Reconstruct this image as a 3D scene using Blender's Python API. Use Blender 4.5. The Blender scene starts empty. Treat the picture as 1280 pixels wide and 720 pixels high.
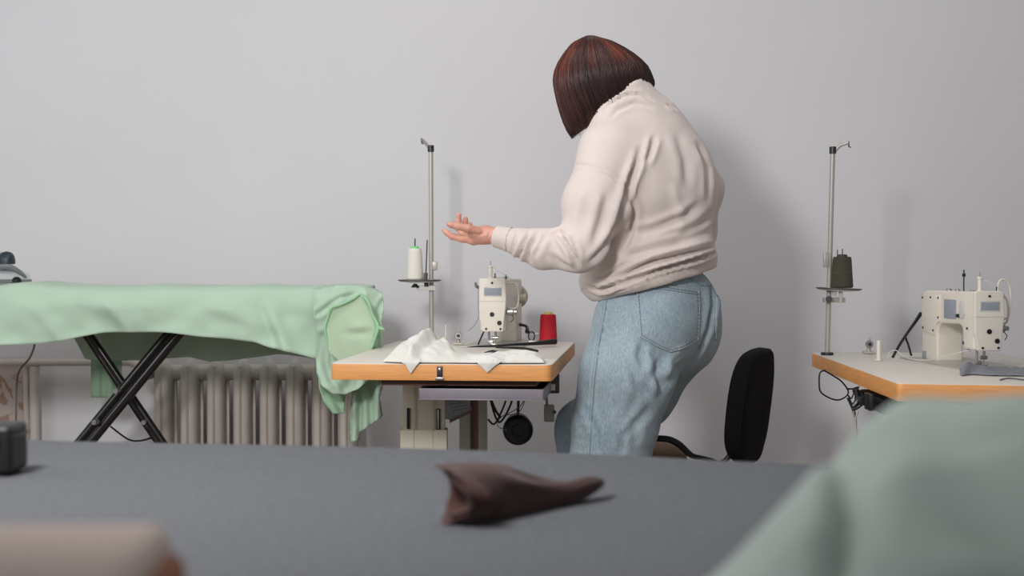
import bpy, bmesh, math, random
import numpy as np
from mathutils import Vector, Matrix, noise
from mathutils.geometry import delaunay_2d_cdt
from mathutils.bvhtree import BVHTree

random.seed(7); rng = np.random.RandomState(5)
SC = bpy.context.scene
COL = SC.collection
PI = math.pi
F = 2000.0
CAMZ = 1.05
PITCH = math.atan(45/F)
cp, sp_ = math.cos(PITCH), math.sin(PITCH)

# ------------------------------------------------------------------ camera maths (used only to measure positions off the photo)
def P(px, py, d):
    u = (px-640)/F; v = (360-py)/F
    y = cp+v*sp_; z = v*cp-sp_
    k = d/y
    return Vector((u*k, d, CAMZ+z*k))
def G(px, py, z0):
    u = (px-640)/F; v = (360-py)/F
    y = cp+v*sp_; z = v*cp-sp_
    k = (z0-CAMZ)/z
    return Vector((u*k, y*k, z0))
def proj(V):
    V = np.asarray(V, dtype=float)
    x = V[..., 0]; y = V[..., 1]; z = V[..., 2]-CAMZ
    dep = y*cp-z*sp_; up = y*sp_+z*cp
    return 640+F*x/dep, 360-F*up/dep

# ------------------------------------------------------------------ materials
def lin(c):
    return tuple(((v/255)/12.92 if v/255 <= .04045 else ((v/255+.055)/1.055)**2.4) for v in c)
MATS = {}
def mat(name, col, rough=.6, metal=0, var=.0, vscale=20, bump=0, bscale=200, spec=.5, col2=None, stretch=None, trans=0, alpha=1, sheen=0, coat=0):
    if name in MATS: return MATS[name]
    m = bpy.data.materials.new(name); m.use_nodes = True
    nt = m.node_tree; b = nt.nodes['Principled BSDF']
    c = lin(col)+(1,)
    b.inputs['Base Color'].default_value = c
    b.inputs['Roughness'].default_value = rough
    b.inputs['Metallic'].default_value = metal
    b.inputs['Specular IOR Level'].default_value = spec
    if trans: b.inputs['Transmission Weight'].default_value = trans
    if alpha < 1: b.inputs['Alpha'].default_value = alpha
    if sheen: b.inputs['Sheen Weight'].default_value = sheen
    if coat: b.inputs['Coat Weight'].default_value = coat
    if var or bump:
        tc = nt.nodes.new('ShaderNodeTexCoord'); mp = nt.nodes.new('ShaderNodeMapping')
        nt.links.new(tc.outputs['Object'], mp.inputs['Vector'])
        if stretch: mp.inputs['Scale'].default_value = stretch
    if var:
        n = nt.nodes.new('ShaderNodeTexNoise'); n.inputs['Scale'].default_value = vscale; n.inputs['Detail'].default_value = 5
        nt.links.new(mp.outputs[0], n.inputs['Vector'])
        r = nt.nodes.new('ShaderNodeValToRGB')
        c2 = lin(col2) if col2 else tuple(v*(1-var) for v in c[:3])
        c1 = c[:3] if col2 else tuple(min(1, v*(1+var)) for v in c[:3])
        r.color_ramp.elements[0].color = c2+(1,); r.color_ramp.elements[1].color = tuple(c1)+(1,)
        r.color_ramp.elements[0].position = .32; r.color_ramp.elements[1].position = .68
        nt.links.new(n.outputs['Fac'], r.inputs['Fac']); nt.links.new(r.outputs[0], b.inputs['Base Color'])
    if bump:
        n2 = nt.nodes.new('ShaderNodeTexNoise'); n2.inputs['Scale'].default_value = bscale; n2.inputs['Detail'].default_value = 3
        nt.links.new(mp.outputs[0], n2.inputs['Vector'])
        bp = nt.nodes.new('ShaderNodeBump'); bp.inputs['Strength'].default_value = bump; bp.inputs['Distance'].default_value = .002
        nt.links.new(n2.outputs['Fac'], bp.inputs['Height']); nt.links.new(bp.outputs[0], b.inputs['Normal'])
    MATS[name] = m
    return m

M_ = dict(
    cream=mat('cream_enamel', (226, 219, 206), .38, var=.03, vscale=15),
    cream2=mat('cream_enamel_dark', (196, 188, 172), .42),  # darker cream for handwheel, dial, seams, grooves and winder base
    laminate=mat('laminate_top', (222, 216, 206), .45, var=.02, vscale=60),
    wood=mat('wood_edge', (226, 158, 92), .5, var=.1, vscale=14, stretch=(1, 1, 12)),
    darkwood=mat('batten_wood', (96, 72, 62), .7, var=.1),
    black=mat('black_plastic', (24, 24, 26), .45, spec=.4),
    blackm=mat('black_painted_steel', (22, 20, 21), .25, spec=.6),
    blackf=mat('black_fabric', (21, 20, 21), .95, var=.12, vscale=300, bump=.4, bscale=500, spec=.15),
    steel=mat('steel', (176, 174, 172), .3, metal=.9),
    darksteel=mat('dark_steel', (70, 70, 72), .4, metal=.8),
    pole=mat('pole_paint', (184, 178, 172), .4, metal=.3),
    plate=mat('plate_dark', (84, 82, 78), .5),
    under=mat('plate_underside', (214, 212, 206), .5),
    lilac=mat('tray_plastic', (132, 125, 134), .35, var=.08, vscale=25),
    label=mat('label_grey', (146, 152, 162), .5, var=.06, vscale=200),
    legp=mat('leg_paint', (196, 190, 170), .5, var=.02),
    legp2=mat('leg_paint_green', (168, 168, 154), .5, var=.03),
    green=mat('mint_cotton', (184, 209, 187), .9, var=.025, vscale=6, bump=.12, bscale=400, spec=.1, sheen=.1),
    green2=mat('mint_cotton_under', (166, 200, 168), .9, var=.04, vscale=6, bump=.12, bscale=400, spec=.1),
    white=mat('white_cotton', (226, 226, 225), .9, var=.03, vscale=14, col2=(222, 219, 206), bump=.12, bscale=300, spec=.1),
    sweater=mat('sweater_jersey', (221, 208, 202), .95, var=.015, vscale=8, bump=.25, bscale=900, spec=.1, sheen=.2),
    rib=mat('sweater_rib', (219, 206, 199), .95, bump=.3, bscale=600, spec=.1, sheen=.2),
    skin=mat('skin', (222, 166, 146), .5, var=.06, vscale=30, col2=(204, 140, 120)),
    felt=mat('grey_felt', (90, 92, 96), .95, var=.16, vscale=130, bump=.5, bscale=350, spec=.1),
    sage=mat('sage_cloth', (178, 190, 183), .92, var=.03, vscale=6, bump=.2, bscale=300, spec=.1),
    brown=mat('brown_cloth', (68, 46, 42), .92, var=.1, vscale=60, bump=.4, bscale=500, spec=.15, sheen=.15),
    beige=mat('beige_card', (200, 182, 172), .8, var=.03),
    tan=mat('tan_card', (140, 86, 56), .8, var=.1),
    red=mat('red_thread', (196, 12, 36), .6, var=.12, vscale=40, stretch=(1, 1, 14), bump=.4, bscale=300),
    whitet=mat('white_thread', (236, 232, 220), .7, var=.03, vscale=40, stretch=(1, 1, 14), bump=.3, bscale=300),
    olive=mat('olive_thread', (72, 68, 54), .8, var=.25, vscale=30, stretch=(1, 1, 12), bump=.4, bscale=300),
    gplast=mat('green_plastic', (132, 222, 138), .5),
    yplast=mat('yellow_plastic', (226, 208, 120), .5),
    rad=mat('radiator_paint', (200, 192, 184), .45, var=.03),
    denim=mat('grey_denim', (132, 134, 142), .95, var=.2, vscale=200, bump=.4, bscale=400),
    denimd=mat('grey_denim_dark', (84, 86, 92), .95, var=.15, vscale=200),
    paper=mat('paper_grey', (190, 194, 198), .7, var=.15, vscale=120, stretch=(1, 1, 6)),
    pink=mat('pinkish_card', (150, 116, 110), .8),
    seatb=mat('brown_seat', (128, 100, 74), .9, var=.1, vscale=100),
    iron_w=mat('iron_shell', (196, 198, 202), .35),
    iron_g=mat('iron_grey', (118, 122, 124), .4),
    iron_d=mat('iron_handle', (38, 50, 58), .4),
    cord=mat('grey_cord', (110, 106, 106), .5),
    thread=mat('thread_white', (214, 208, 200), .7),
    clear=mat('clear_plastic', (220, 220, 220), .25, alpha=.55),
    eyew=mat('eye_white', (235, 232, 228), .3), eyed=mat('eye_iris', (60, 40, 28), .3), lip=mat('lip', (178, 92, 88), .5),
    shoe=mat('shoe_white', (222, 220, 216), .5), sole=mat('shoe_sole', (240, 240, 238), .6),
    stitch=mat('stitch', (196, 196, 190), .8), seamd=mat('seam_blue', (118, 146, 166), .9),
)

# jeans: washed denim (worn paler on the thigh by noise), reddish hair with streaks, walls
def nodes_mat(name):
    m = bpy.data.materials.new(name); m.use_nodes = True
    return m, m.node_tree, m.node_tree.nodes['Principled BSDF'], m.node_tree.nodes, m.node_tree.links
def jeans_mat():
    m, nt, b, N, L = nodes_mat('washed_denim')
    b.inputs['Roughness'].default_value = .9; b.inputs['Specular IOR Level'].default_value = .15
    tc = N.new('ShaderNodeTexCoord')
    n1 = N.new('ShaderNodeTexNoise'); n1.inputs['Scale'].default_value = 7; n1.inputs['Detail'].default_value = 3
    mp = N.new('ShaderNodeMapping'); mp.inputs['Scale'].default_value = (1, 1, .35)
    n2 = N.new('ShaderNodeTexNoise'); n2.inputs['Scale'].default_value = 260; n2.inputs['Detail'].default_value = 3
    L.new(tc.outputs['Object'], n1.inputs['Vector']); L.new(tc.outputs['Object'], mp.inputs['Vector']); L.new(mp.outputs[0], n2.inputs['Vector'])
    r = N.new('ShaderNodeValToRGB'); e = r.color_ramp.elements
    e[0].color = lin((138, 158, 170))+(1,); e[0].position = .3; e[1].color = lin((200, 211, 215))+(1,); e[1].position = .72
    mx = N.new('ShaderNodeMath'); mx.operation = 'MULTIPLY_ADD'; mx.inputs[1].default_value = .365
    m2 = N.new('ShaderNodeMath'); m2.operation = 'MULTIPLY'; m2.inputs[1].default_value = .45
    L.new(n2.outputs['Fac'], m2.inputs[0]); L.new(n1.outputs['Fac'], mx.inputs[0]); L.new(m2.outputs[0], mx.inputs[2]); L.new(mx.outputs[0], r.inputs['Fac'])
    L.new(r.outputs[0], b.inputs['Base Color'])
    bp = N.new('ShaderNodeBump'); bp.inputs['Strength'].default_value = .25; bp.inputs['Distance'].default_value = .002
    L.new(n2.outputs['Fac'], bp.inputs['Height']); L.new(bp.outputs[0], b.inputs['Normal'])
    return m
def hair_mat():
    m, nt, b, N, L = nodes_mat('auburn_hair')
    b.inputs['Roughness'].default_value = .42; b.inputs['Specular IOR Level'].default_value = .45
    at = N.new('ShaderNodeAttribute'); at.attribute_name = 'strand'
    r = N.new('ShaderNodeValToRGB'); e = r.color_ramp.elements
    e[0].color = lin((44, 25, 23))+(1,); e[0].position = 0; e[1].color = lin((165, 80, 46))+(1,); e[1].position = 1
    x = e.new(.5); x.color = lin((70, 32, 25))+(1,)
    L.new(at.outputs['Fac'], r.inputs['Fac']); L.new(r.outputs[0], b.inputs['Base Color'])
    return m
def wall_mat():
    m, nt, b, N, L = nodes_mat('painted_wall')
    b.inputs['Roughness'].default_value = .75; b.inputs['Specular IOR Level'].default_value = .25
    tc = N.new('ShaderNodeTexCoord')
    n1 = N.new('ShaderNodeTexNoise'); n1.inputs['Scale'].default_value = 1.3; n1.inputs['Detail'].default_value = 4
    L.new(tc.outputs['Object'], n1.inputs['Vector'])
    r = N.new('ShaderNodeValToRGB'); e = r.color_ramp.elements
    e[0].color = lin((217, 216, 219))+(1,); e[0].position = .3; e[1].color = lin((222, 221, 224))+(1,); e[1].position = .7
    L.new(n1.outputs['Fac'], r.inputs['Fac'])
    # flaking brownish plaster low on the far left, under the heating pipe
    sx = N.new('ShaderNodeSeparateXYZ'); L.new(tc.outputs['Object'], sx.inputs[0])
    def rng_(sock, a, b_):
        q = N.new('ShaderNodeMapRange'); q.inputs['From Min'].default_value = a; q.inputs['From Max'].default_value = b_
        L.new(sock, q.inputs['Value']); return q.outputs[0]
    mxx = rng_(sx.outputs['X'], -1.585, -1.60); mz = rng_(sx.outputs['Z'], .71, .69)
    n2 = N.new('ShaderNodeTexNoise'); n2.inputs['Scale'].default_value = 17; n2.inputs['Detail'].default_value = 4; n2.inputs['Distortion'].default_value = 1.5
    L.new(tc.outputs['Object'], n2.inputs['Vector'])
    q2 = rng_(n2.outputs['Fac'], .52, .58)
    mu = N.new('ShaderNodeMath'); mu.operation = 'MULTIPLY'; L.new(mxx, mu.inputs[0]); L.new(mz, mu.inputs[1])
    mu2 = N.new('ShaderNodeMath'); mu2.operation = 'MULTIPLY'; L.new(mu.outputs[0], mu2.inputs[0]); L.new(q2, mu2.inputs[1])
    mix = N.new('ShaderNodeMixRGB'); mix.inputs['Color2'].default_value = lin((158, 128, 112))+(1,)
    mixp = N.new('ShaderNodeMixRGB'); mixp.inputs['Color2'].default_value = lin((186, 172, 166))+(1,)
    L.new(mu.outputs[0], mixp.inputs['Fac']); L.new(r.outputs[0], mixp.inputs['Color1'])
    L.new(mu2.outputs[0], mix.inputs['Fac']); L.new(mixp.outputs[0], mix.inputs['Color1']); L.new(mix.outputs[0], b.inputs['Base Color'])
    n3 = N.new('ShaderNodeTexNoise'); n3.inputs['Scale'].default_value = 90; L.new(tc.outputs['Object'], n3.inputs['Vector'])
    bp = N.new('ShaderNodeBump'); bp.inputs['Strength'].default_value = .06; bp.inputs['Distance'].default_value = .002
    L.new(n3.outputs['Fac'], bp.inputs['Height']); L.new(bp.outputs[0], b.inputs['Normal'])
    return m
M_['jeans'] = jeans_mat(); M_['hair'] = hair_mat(); M_['wall'] = wall_mat()
M_['floor'] = mat('floor_lino', (132, 118, 108), .5, var=.1, vscale=8)
M_['ceil'] = mat('ceiling_paint', (225, 225, 225), .9)

# ------------------------------------------------------------------ objects
WM = {}
def thing(name, label, cat, loc=(0, 0, 0), rotz=0, group=None):
    o = bpy.data.objects.new(name, None); COL.objects.link(o); o.empty_display_size = .1
    o.location = loc; o.rotation_euler = (0, 0, rotz); o['label'] = label; o['category'] = cat
    if group: o['group'] = group
    WM[o.name] = Matrix.Translation(Vector(loc)) @ Matrix.Rotation(rotz, 4, 'Z')
    return o
class MB:
    """collects shapes; vertices in the frame the caller works in"""
    def __init__(s): s.v = []; s.f = []
    def add(s, vs, fs):
        n = len(s.v); s.v += [tuple(v) for v in vs]; s.f += [tuple(i+n for i in f) for f in fs]; return s
    def box(s, lo, hi, M=None, bev=0, seg=2):
        bm = bmesh.new(); bmesh.ops.create_cube(bm, size=1)
        for v in bm.verts:
            v.co = Vector([(lo[i]+hi[i])/2+v.co[i]*(hi[i]-lo[i]) for i in range(3)])
        if bev: bmesh.ops.bevel(bm, geom=bm.edges[:], offset=bev, segments=seg, affect='EDGES', profile=.6)
        if M: bmesh.ops.transform(bm, matrix=M, verts=bm.verts)
        s.bm(bm); return s
    def bm(s, bm):
        bm.verts.index_update()
        s.add([v.co[:] for v in bm.verts], [[v.index for v in f.verts] for f in bm.faces]); bm.free()
    def rings(s, R, cap0=True, cap1=True, closed=False):
        n = len(R[0]); base = []; vs = []; fs = []
        for r in R: vs += [tuple(p) for p in r]
        k = len(R)
        for j in range(k-1 if not closed else k):
            a = j*n; b = ((j+1) % k)*n
            for i in range(n):
                i2 = (i+1) % n
                fs.append((a+i, a+i2, b+i2, b+i))
        if not closed:
            if cap0: fs.append(tuple(reversed(range(n))))
            if cap1: fs.append(tuple((k-1)*n+i for i in range(n)))
        s.add(vs, fs); return s
    def tube(s, pts, r, n=8, smooth=0, taper=None):
        pts = [Vector(p) for p in pts]
        if smooth: pts = spline(pts, smooth)
        rs = r if hasattr(r, '__len__') else [r]*len(pts)
        if len(rs) != len(pts):
            rs = list(np.interp(np.linspace(0, 1, len(pts)), np.linspace(0, 1, len(rs)), rs))
        R = []; up = None
        for i, p in enumerate(pts):
            t = (pts[min(i+1, len(pts)-1)]-pts[max(i-1, 0)]).normalized()
            if up is None:
                up = Vector((0, 0, 1)) if abs(t.z) < .9 else Vector((1, 0, 0))
            u = t.cross(up).normalized(); w = u.cross(t).normalized(); up = w
            R.append([p+u*math.cos(2*PI*k/n)*rs[i]+w*math.sin(2*PI*k/n)*rs[i] for k in range(n)])
        return s.rings(R)
    def cyl(s, a, b, r, r2=None, n=24):
        a = Vector(a); b = Vector(b); r2 = r if r2 is None else r2
        e = min(r, r2)*.12; d = (b-a); Ln = d.length; d.normalize(); e = min(e, Ln*.2)
        return s.tube([a, a+d*e*.01, a+d*e, b-d*e, b-d*e*.01, b], [r-e, r-e, r, r2, r2-e, r2-e], n)
    def lathe(s, prof, c=(0, 0, 0), n=32, M=None):
        c = Vector(c)
        R = [[(M @ Vector((math.cos(2*PI*k/n)*r, math.sin(2*PI*k/n)*r, z)) if M else Vector((math.cos(2*PI*k/n)*r, math.sin(2*PI*k/n)*r, z)))+c for k in range(n)] for r, z in prof]
        return s.rings(R)
    def prism(s, poly, fn, t0, t1, bev=0, seg=2):
        """poly of 2-D points; fn(a,b,t)->3-D"""
        bm = bmesh.new()
        A = [bm.verts.new(fn(a, b, t0)) for a, b in poly]; B = [bm.verts.new(fn(a, b, t1)) for a, b in poly]
        n = len(poly); bm.faces.new(A); bm.faces.new(list(reversed(B)))
        for i in range(n): bm.faces.new((A[(i+1) % n], A[i], B[i], B[(i+1) % n]))
        bmesh.ops.recalc_face_normals(bm, faces=bm.faces)
        if bev: bmesh.ops.bevel(bm, geom=bm.edges[:], offset=bev, segments=seg, affect='EDGES', profile=.6, clamp_overlap=True)
        s.bm(bm); return s
def spline(pts, k):
    out = []; n = len(pts)
    for i in range(n-1):
        p0 = pts[max(i-1, 0)]; p1 = pts[i]; p2 = pts[i+1]; p3 = pts[min(i+2, n-1)]
        for j in range(k):
            t = j/k
            out.append(.5*((2*p1)+(p2-p0)*t+(2*p0-5*p1+4*p2-p3)*t*t+(3*p1-p0-3*p2+p3)*t**3))
    out.append(pts[-1]); return out
def obj(name, mb, material, parent=None, world=False, angle=40, solid=0, sub=0, recalc=True, mats=None):
    me = bpy.data.meshes.new(name)
    bm = bmesh.new()
    vs = [bm.verts.new(v) for v in mb.v]
    for f in mb.f:
        try: bm.faces.new([vs[i] for i in f])
        except ValueError: pass
    if world and parent is not None:
        bmesh.ops.transform(bm, matrix=WM[parent.name].inverted(), verts=bm.verts)
    if recalc: bmesh.ops.recalc_face_normals(bm, faces=bm.faces)
    for f in bm.faces: f.smooth = True
    a = math.radians(angle)
    for e in bm.edges:
        if len(e.link_faces) == 2 and e.calc_face_angle(0) > a: e.smooth = False
    bm.to_mesh(me); bm.free()
    o = bpy.data.objects.new(name, me); COL.objects.link(o)
    me.materials.append(material)
    if parent is not None:
        o.parent = parent
        WM[o.name] = WM[parent.name]
    else: WM[o.name] = Matrix.Identity(4)
    if solid:
        md = o.modifiers.new('thick', 'SOLIDIFY'); md.thickness = solid; md.offset = 0
    if sub:
        md = o.modifiers.new('sub', 'SUBSURF'); md.levels = sub; md.render_levels = sub
    return o
def tag(o, label, cat, group=None, kind=None):
    o['label'] = label; o['category'] = cat
    if group: o['group'] = group
    if kind: o['kind'] = kind
    return o
def recenter(o):
    """put a single-mesh thing's origin at its base"""
    me = o.data; n = len(me.vertices); a = np.empty(n*3); me.vertices.foreach_get('co', a); a = a.reshape(-1, 3)
    c = (a.min(0)+a.max(0))/2; c[2] = a[:, 2].min()
    me.vertices.foreach_set('co', (a-c).ravel()); me.update(); o.location = Vector(c); return o
def struct(name, mb, m):
    o = obj(name, mb, m); o['kind'] = 'structure'; return o
def sheet(mb, poly, d, fn=None, step=3.0):
    """flat piece of cloth: outline in photo pixels at depth d, depth offset fn(px,py)"""
    pts = [Vector(p) for p in poly]
    # resample border
    B = []
    for i in range(len(pts)):
        a = pts[i]; b = pts[(i+1) % len(pts)]; k = max(1, int((b-a).length/step))
        for j in range(k): B.append(a+(b-a)*j/k)
    n = len(B)
    xs = [p.x for p in B]; ys = [p.y for p in B]
    inner = []
    y = min(ys)+step/2; row = 0
    while y < max(ys):
        x = min(xs)+step/2+(row % 2)*step/2
        while x < max(xs):
            ins = False
            for i in range(n):
                a = B[i]; b = B[(i+1) % n]
                if (a.y > y) != (b.y > y) and x < (b.x-a.x)*(y-a.y)/(b.y-a.y)+a.x: ins = not ins
            if ins and min((Vector((x, y))-q).length for q in B) > step*.5: inner.append(Vector((x, y)))
            x += step
        y += step*.87; row += 1
    v, e, f, *_ = delaunay_2d_cdt(B+inner, [(i, (i+1) % n) for i in range(n)], [list(range(n))], 1, 1e-4)
    mb.add([P(q.x, q.y, d+(fn(q.x, q.y) if fn else 0)) for q in v], f)
    return mb

# ------------------------------------------------------------------ implicit surfaces
def V3(p): return np.array(p[:], dtype=np.float32)
def ell(c, A, r):
    c = V3(c); A = np.array(A, dtype=np.float32); r = np.array(r, dtype=np.float32)
    def f(X):
        q = (X-c) @ A.T; k0 = np.linalg.norm(q/r, axis=-1); k1 = np.linalg.norm(q/(r*r), axis=-1)+1e-9
        return k0*(k0-1)/k1
    return f
def cone(a, b, ra, rb, flat=None):
    a = V3(a); b = V3(b); ab = b-a; L2 = float(ab @ ab)
    def f(X):
        t = np.clip(((X-a) @ ab)/L2, 0, 1)
        q = X-(a+t[..., None]*ab)
        if flat is not None:
            dr = np.array(flat[0], dtype=np.float32); dr /= np.linalg.norm(dr)
            k = (q @ dr)[..., None]*dr; q = q+k*(1/flat[1]-1)
        return np.linalg.norm(q, axis=-1)-(ra+t*(rb-ra))
    return f
def smin(a, b, k):
    h = np.maximum(k-np.abs(a-b), 0)/k
    return np.minimum(a, b)-h*h*k*.25
def union(prims):
    def f(X):
        d = None
        for q in prims:
            fn, k = q
            v = fn(X); d = v if d is None else smin(d, v, k)
        return d
    return f
def nets(f, lo, hi, h):
    lo = np.array(lo, dtype=np.float32); hi = np.array(hi, dtype=np.float32)
    n = np.ceil((hi-lo)/h).astype(int)+1
    ax = [lo[i]+h*np.arange(n[i], dtype=np.float32) for i in range(3)]
    val = np.empty(n, dtype=np.float32)
    for i in range(n[0]):
        Y, Z = np.meshgrid(ax[1], ax[2], indexing='ij')
        val[i] = f(np.stack([np.full_like(Y, ax[0][i]), Y, Z], -1))
    ins = val < 0
    c = [ins[a:n[0]-1+a, b:n[1]-1+b, d:n[2]-1+d] for a in (0, 1) for b in (0, 1) for d in (0, 1)]
    s = sum(x.astype(np.int8) for x in c)
    act = (s > 0) & (s < 8)
    idx = -np.ones(act.shape, dtype=int); ijk = np.argwhere(act); idx[act] = np.arange(len(ijk))
    acc = np.zeros((len(ijk), 3)); cnt = np.zeros(len(ijk))
    corners = [(a, b, d) for a in (0, 1) for b in (0, 1) for d in (0, 1)]
    cv = {k: val[ijk[:, 0]+k[0], ijk[:, 1]+k[1], ijk[:, 2]+k[2]] for k in corners}
    for k in corners:
        for axn in range(3):
            if k[axn] == 0:
                k2 = list(k); k2[axn] = 1; k2 = tuple(k2)
                a = cv[k]; b = cv[k2]; m = (a < 0) != (b < 0)
                t = np.where(m, a/np.where(a-b == 0, 1, a-b), 0)
                p = np.array(k, dtype=float)[None].repeat(len(ijk), 0); p[:, axn] += t
                acc += p*m[:, None]; cnt += m
    V = lo+h*(ijk+acc/np.maximum(cnt, 1)[:, None])
    faces = []
    for axn in range(3):
        u, w = [(1, 2), (2, 0), (0, 1)][axn]
        a = [slice(None)]*3; b = [slice(None)]*3
        a[axn] = slice(0, n[axn]-1); b[axn] = slice(1, n[axn])
        for q in (u, w): a[q] = slice(1, n[q]-1); b[q] = slice(1, n[q]-1)
        A = ins[tuple(a)]; B = ins[tuple(b)]
        for flip, mask in ((0, A & ~B), (1, ~A & B)):
            e = np.argwhere(mask)
            if not len(e): continue
            e[:, u] += 1; e[:, w] += 1
            def g(du, dw):
                k = e.copy(); k[:, u] -= du; k[:, w] -= dw
                return idx[k[:, 0], k[:, 1], k[:, 2]]
            q = np.stack([g(1, 1), g(0, 1), g(0, 0), g(1, 0)], 1)
            if flip: q = q[:, ::-1]
            faces.append(q)
    Fc = np.concatenate(faces)
    Fc = Fc[(Fc >= 0).all(1)]
    for _ in range(2):
        X = V.astype(np.float32); e = h*.3
        d = f(X); g = np.stack([(f(X+np.eye(3, dtype=np.float32)[i]*e)-f(X-np.eye(3, dtype=np.float32)[i]*e))/(2*e) for i in range(3)], -1)
        g2 = (g*g).sum(-1)+1e-6
        st = np.clip(d/g2, -h*.6, h*.6)[:, None]*g
        V = V-st
    return V, Fc, g/np.sqrt(g2)[:, None]
def vnormals(V, Fc):
    a, b, c, d = (V[Fc[:, i]] for i in range(4))
    n = np.cross(c-a, d-b)
    N = np.zeros_like(V)
    for i in range(4): np.add.at(N, Fc[:, i], n)
    return N/(np.linalg.norm(N, axis=1)[:, None]+1e-9)
def npobj(name, V, Fc, material, parent):
    mb = MB(); mb.v = [tuple(map(float, v)) for v in V]; mb.f = [tuple(map(int, q)) for q in Fc]
    return obj(name, mb, material, parent, world=True, angle=180, recalc=False)
def seg_dist(px, py, pts):
    best = np.full(px.shape, 1e9); par = np.zeros(px.shape); sgn = np.zeros(px.shape)
    L = [math.dist(pts[i], pts[i+1]) for i in range(len(pts)-1)]; T = sum(L); s0 = 0
    for i in range(len(pts)-1):
        ax, ay = pts[i]; bx, by = pts[i+1]; dx, dy = bx-ax, by-ay; l2 = dx*dx+dy*dy
        t = np.clip(((px-ax)*dx+(py-ay)*dy)/l2, 0, 1)
        ex = px-ax-t*dx; ey = py-ay-t*dy; d = np.hypot(ex, ey)
        m = d < best; best = np.where(m, d, best); par = np.where(m, (s0+t*L[i])/T, par)
        sgn = np.where(m, np.sign(dx*ey-dy*ex), sgn); s0 += L[i]
    return best, par, sgn
def sculpt(V, N, folds, zscale=1.0):
    """folds: (points px, depth amp m, width px, kind) kind 0 crease with shoulders, 1 ridge, 2 overlap step"""
    px, py = proj(V)
    cam = np.array([0, 0, CAMZ]); view = cam-V; view /= np.linalg.norm(view, axis=1)[:, None]
    fac = np.clip((N*view).sum(1)*2.5, 0, 1)
    disp = np.zeros(len(V))
    for pts, amp, w, kind in folds:
        d, t, sg = seg_dist(px, py, pts)
        tap = np.clip(np.minimum(t, 1-t)*4+.05, 0, 1)**.7
        if kind == 0: q = -np.exp(-(d/w)**2)+.7*np.exp(-((d-1.9*w)/(1.1*w))**2)
        elif kind == 1: q = np.exp(-(d/w)**2)
        else: q = np.where(sg > 0, np.exp(-(d/(w*2.2))**2), -np.exp(-(d/(w*.7))**2)*.8)
        disp += amp*tap*q*fac
    return V+N*disp[:, None]
def wav(V, seed, sc, k=9):
    r = np.random.RandomState(seed); o = np.zeros(len(V))
    for i in range(k):
        d = r.normal(size=3); d /= np.linalg.norm(d); f = sc*(.6+r.rand()*1.2)
        o += np.sin(V @ d*f+r.rand()*6.28)
    return o/math.sqrt(k)

# ================================================================== the room
WY = 5.25
struct('floor', MB().box((-3.4, -2.5, -.1), (3.4, WY, 0)), M_['floor'])
struct('wall_back', MB().box((-3.5, WY, -.1), (3.5, WY+.12, 3.1)), M_['wall'])
struct('wall_left', MB().box((-3.52, -2.5, -.1), (-3.4, WY, 3.1)), M_['wall'])
struct('wall_right', MB().box((3.4, -2.5, -.1), (3.52, WY, 3.1)), M_['wall'])
struct('ceiling', MB().box((-3.5, -2.5, 3.1), (3.5, WY+.12, 3.2)), M_['ceil'])
struct('baseboard_back', MB().box((-3.4, WY-.018, 0), (3.4, WY, .08), bev=.004), mat('baseboard_paint', (190, 184, 178), .5))

# ------------------------------------------------------------------ radiator and pipe
rt = thing('radiator', 'ribbed cast iron radiator on the wall behind the ironing board', 'radiator', (P(318, 500, 5.13).x, 5.13, 0))
zt = P(300, 449, 5.1).z; zb = .17
for i in range(8):
    cx = P(195+33*i+8, 450, 5.1).x; mb = MB()
    def ringz(z, w, dp, n=16):
        return [(cx+math.copysign(abs(math.cos(a))**.6, math.cos(a))*w, 5.13+math.copysign(abs(math.sin(a))**.6, math.sin(a))*dp, z) for a in [2*PI*k/n for k in range(n)]]
    mb.rings([ringz(zb-.01, .006, .02), ringz(zb, .02, .045), ringz(zb+.03, .030, .06), ringz(zb+.06, .028, .062), ringz(zt-.06, .028, .062), ringz(zt-.03, .028, .06), ringz(zt-.010, .013, .045), ringz(zt, .003, .02)])
    mb.rings([ringz(z, .006, .072) for z in (zb+.02, zt-.02)])
    mb.box((cx-.036, 5.150, zb+.03), (cx+.036, 5.158, zt-.03), bev=.002)  # thin rear web added to keep the gaps between ribs dark
    s = obj('section', mb, M_['rad'], rt, world=True, angle=60)
x0 = P(197, 450, 5.13).x; x1 = P(442, 450, 5.13).x
for z in (zt-.045, zb+.045): obj('header_tube', MB().cyl((x0, 5.14, z), (x1, 5.14, z), .026), M_['rad'], rt, world=True)
for x in (x0+.05, x1-.05): obj('bracket_foot', MB().box((x-.015, 5.10, 0), (x+.015, 5.16, zb+.03), bev=.004), M_['rad'], rt, world=True)
obj('valve', MB().cyl((P(186, 460, 5.1).x, 5.1, zt-.045), (x0+.01, 5.1, zt-.045), .014).cyl((P(186, 460, 5.1).x, 5.05, zt-.045), (P(186, 460, 5.1).x, 5.13, zt-.045), .02), M_['steel'], rt, world=True)
mb = MB(); pz = P(60, 453, 5.19).z
xl = P(42, 453, 5.19).x
mb.tube([(P(186, 453, 5.12).x, 5.12, zt-.045), (P(170, 453, 5.16).x, 5.16, pz-.005), (P(160, 453, 5.19).x, 5.19, pz), (-3.35, 5.19, pz)], .012, 12)
hp = obj('heating_pipe', mb, M_['rad']); tag(hp, 'painted horizontal heating pipe along the wall left of the radiator', 'pipe'); recenter(hp)
hp2 = obj('riser_pipe', MB().tube([(xl, 5.2, 0), (xl, 5.2, pz-.012)], .016, 12).tube([(xl-.03, 5.21, 0), (xl-.03, 5.21, pz-.012)], .01, 12), M_['rad'])
tag(hp2, 'pair of vertical painted pipes low on the wall at far left', 'pipe'); recenter(hp2)

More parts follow.
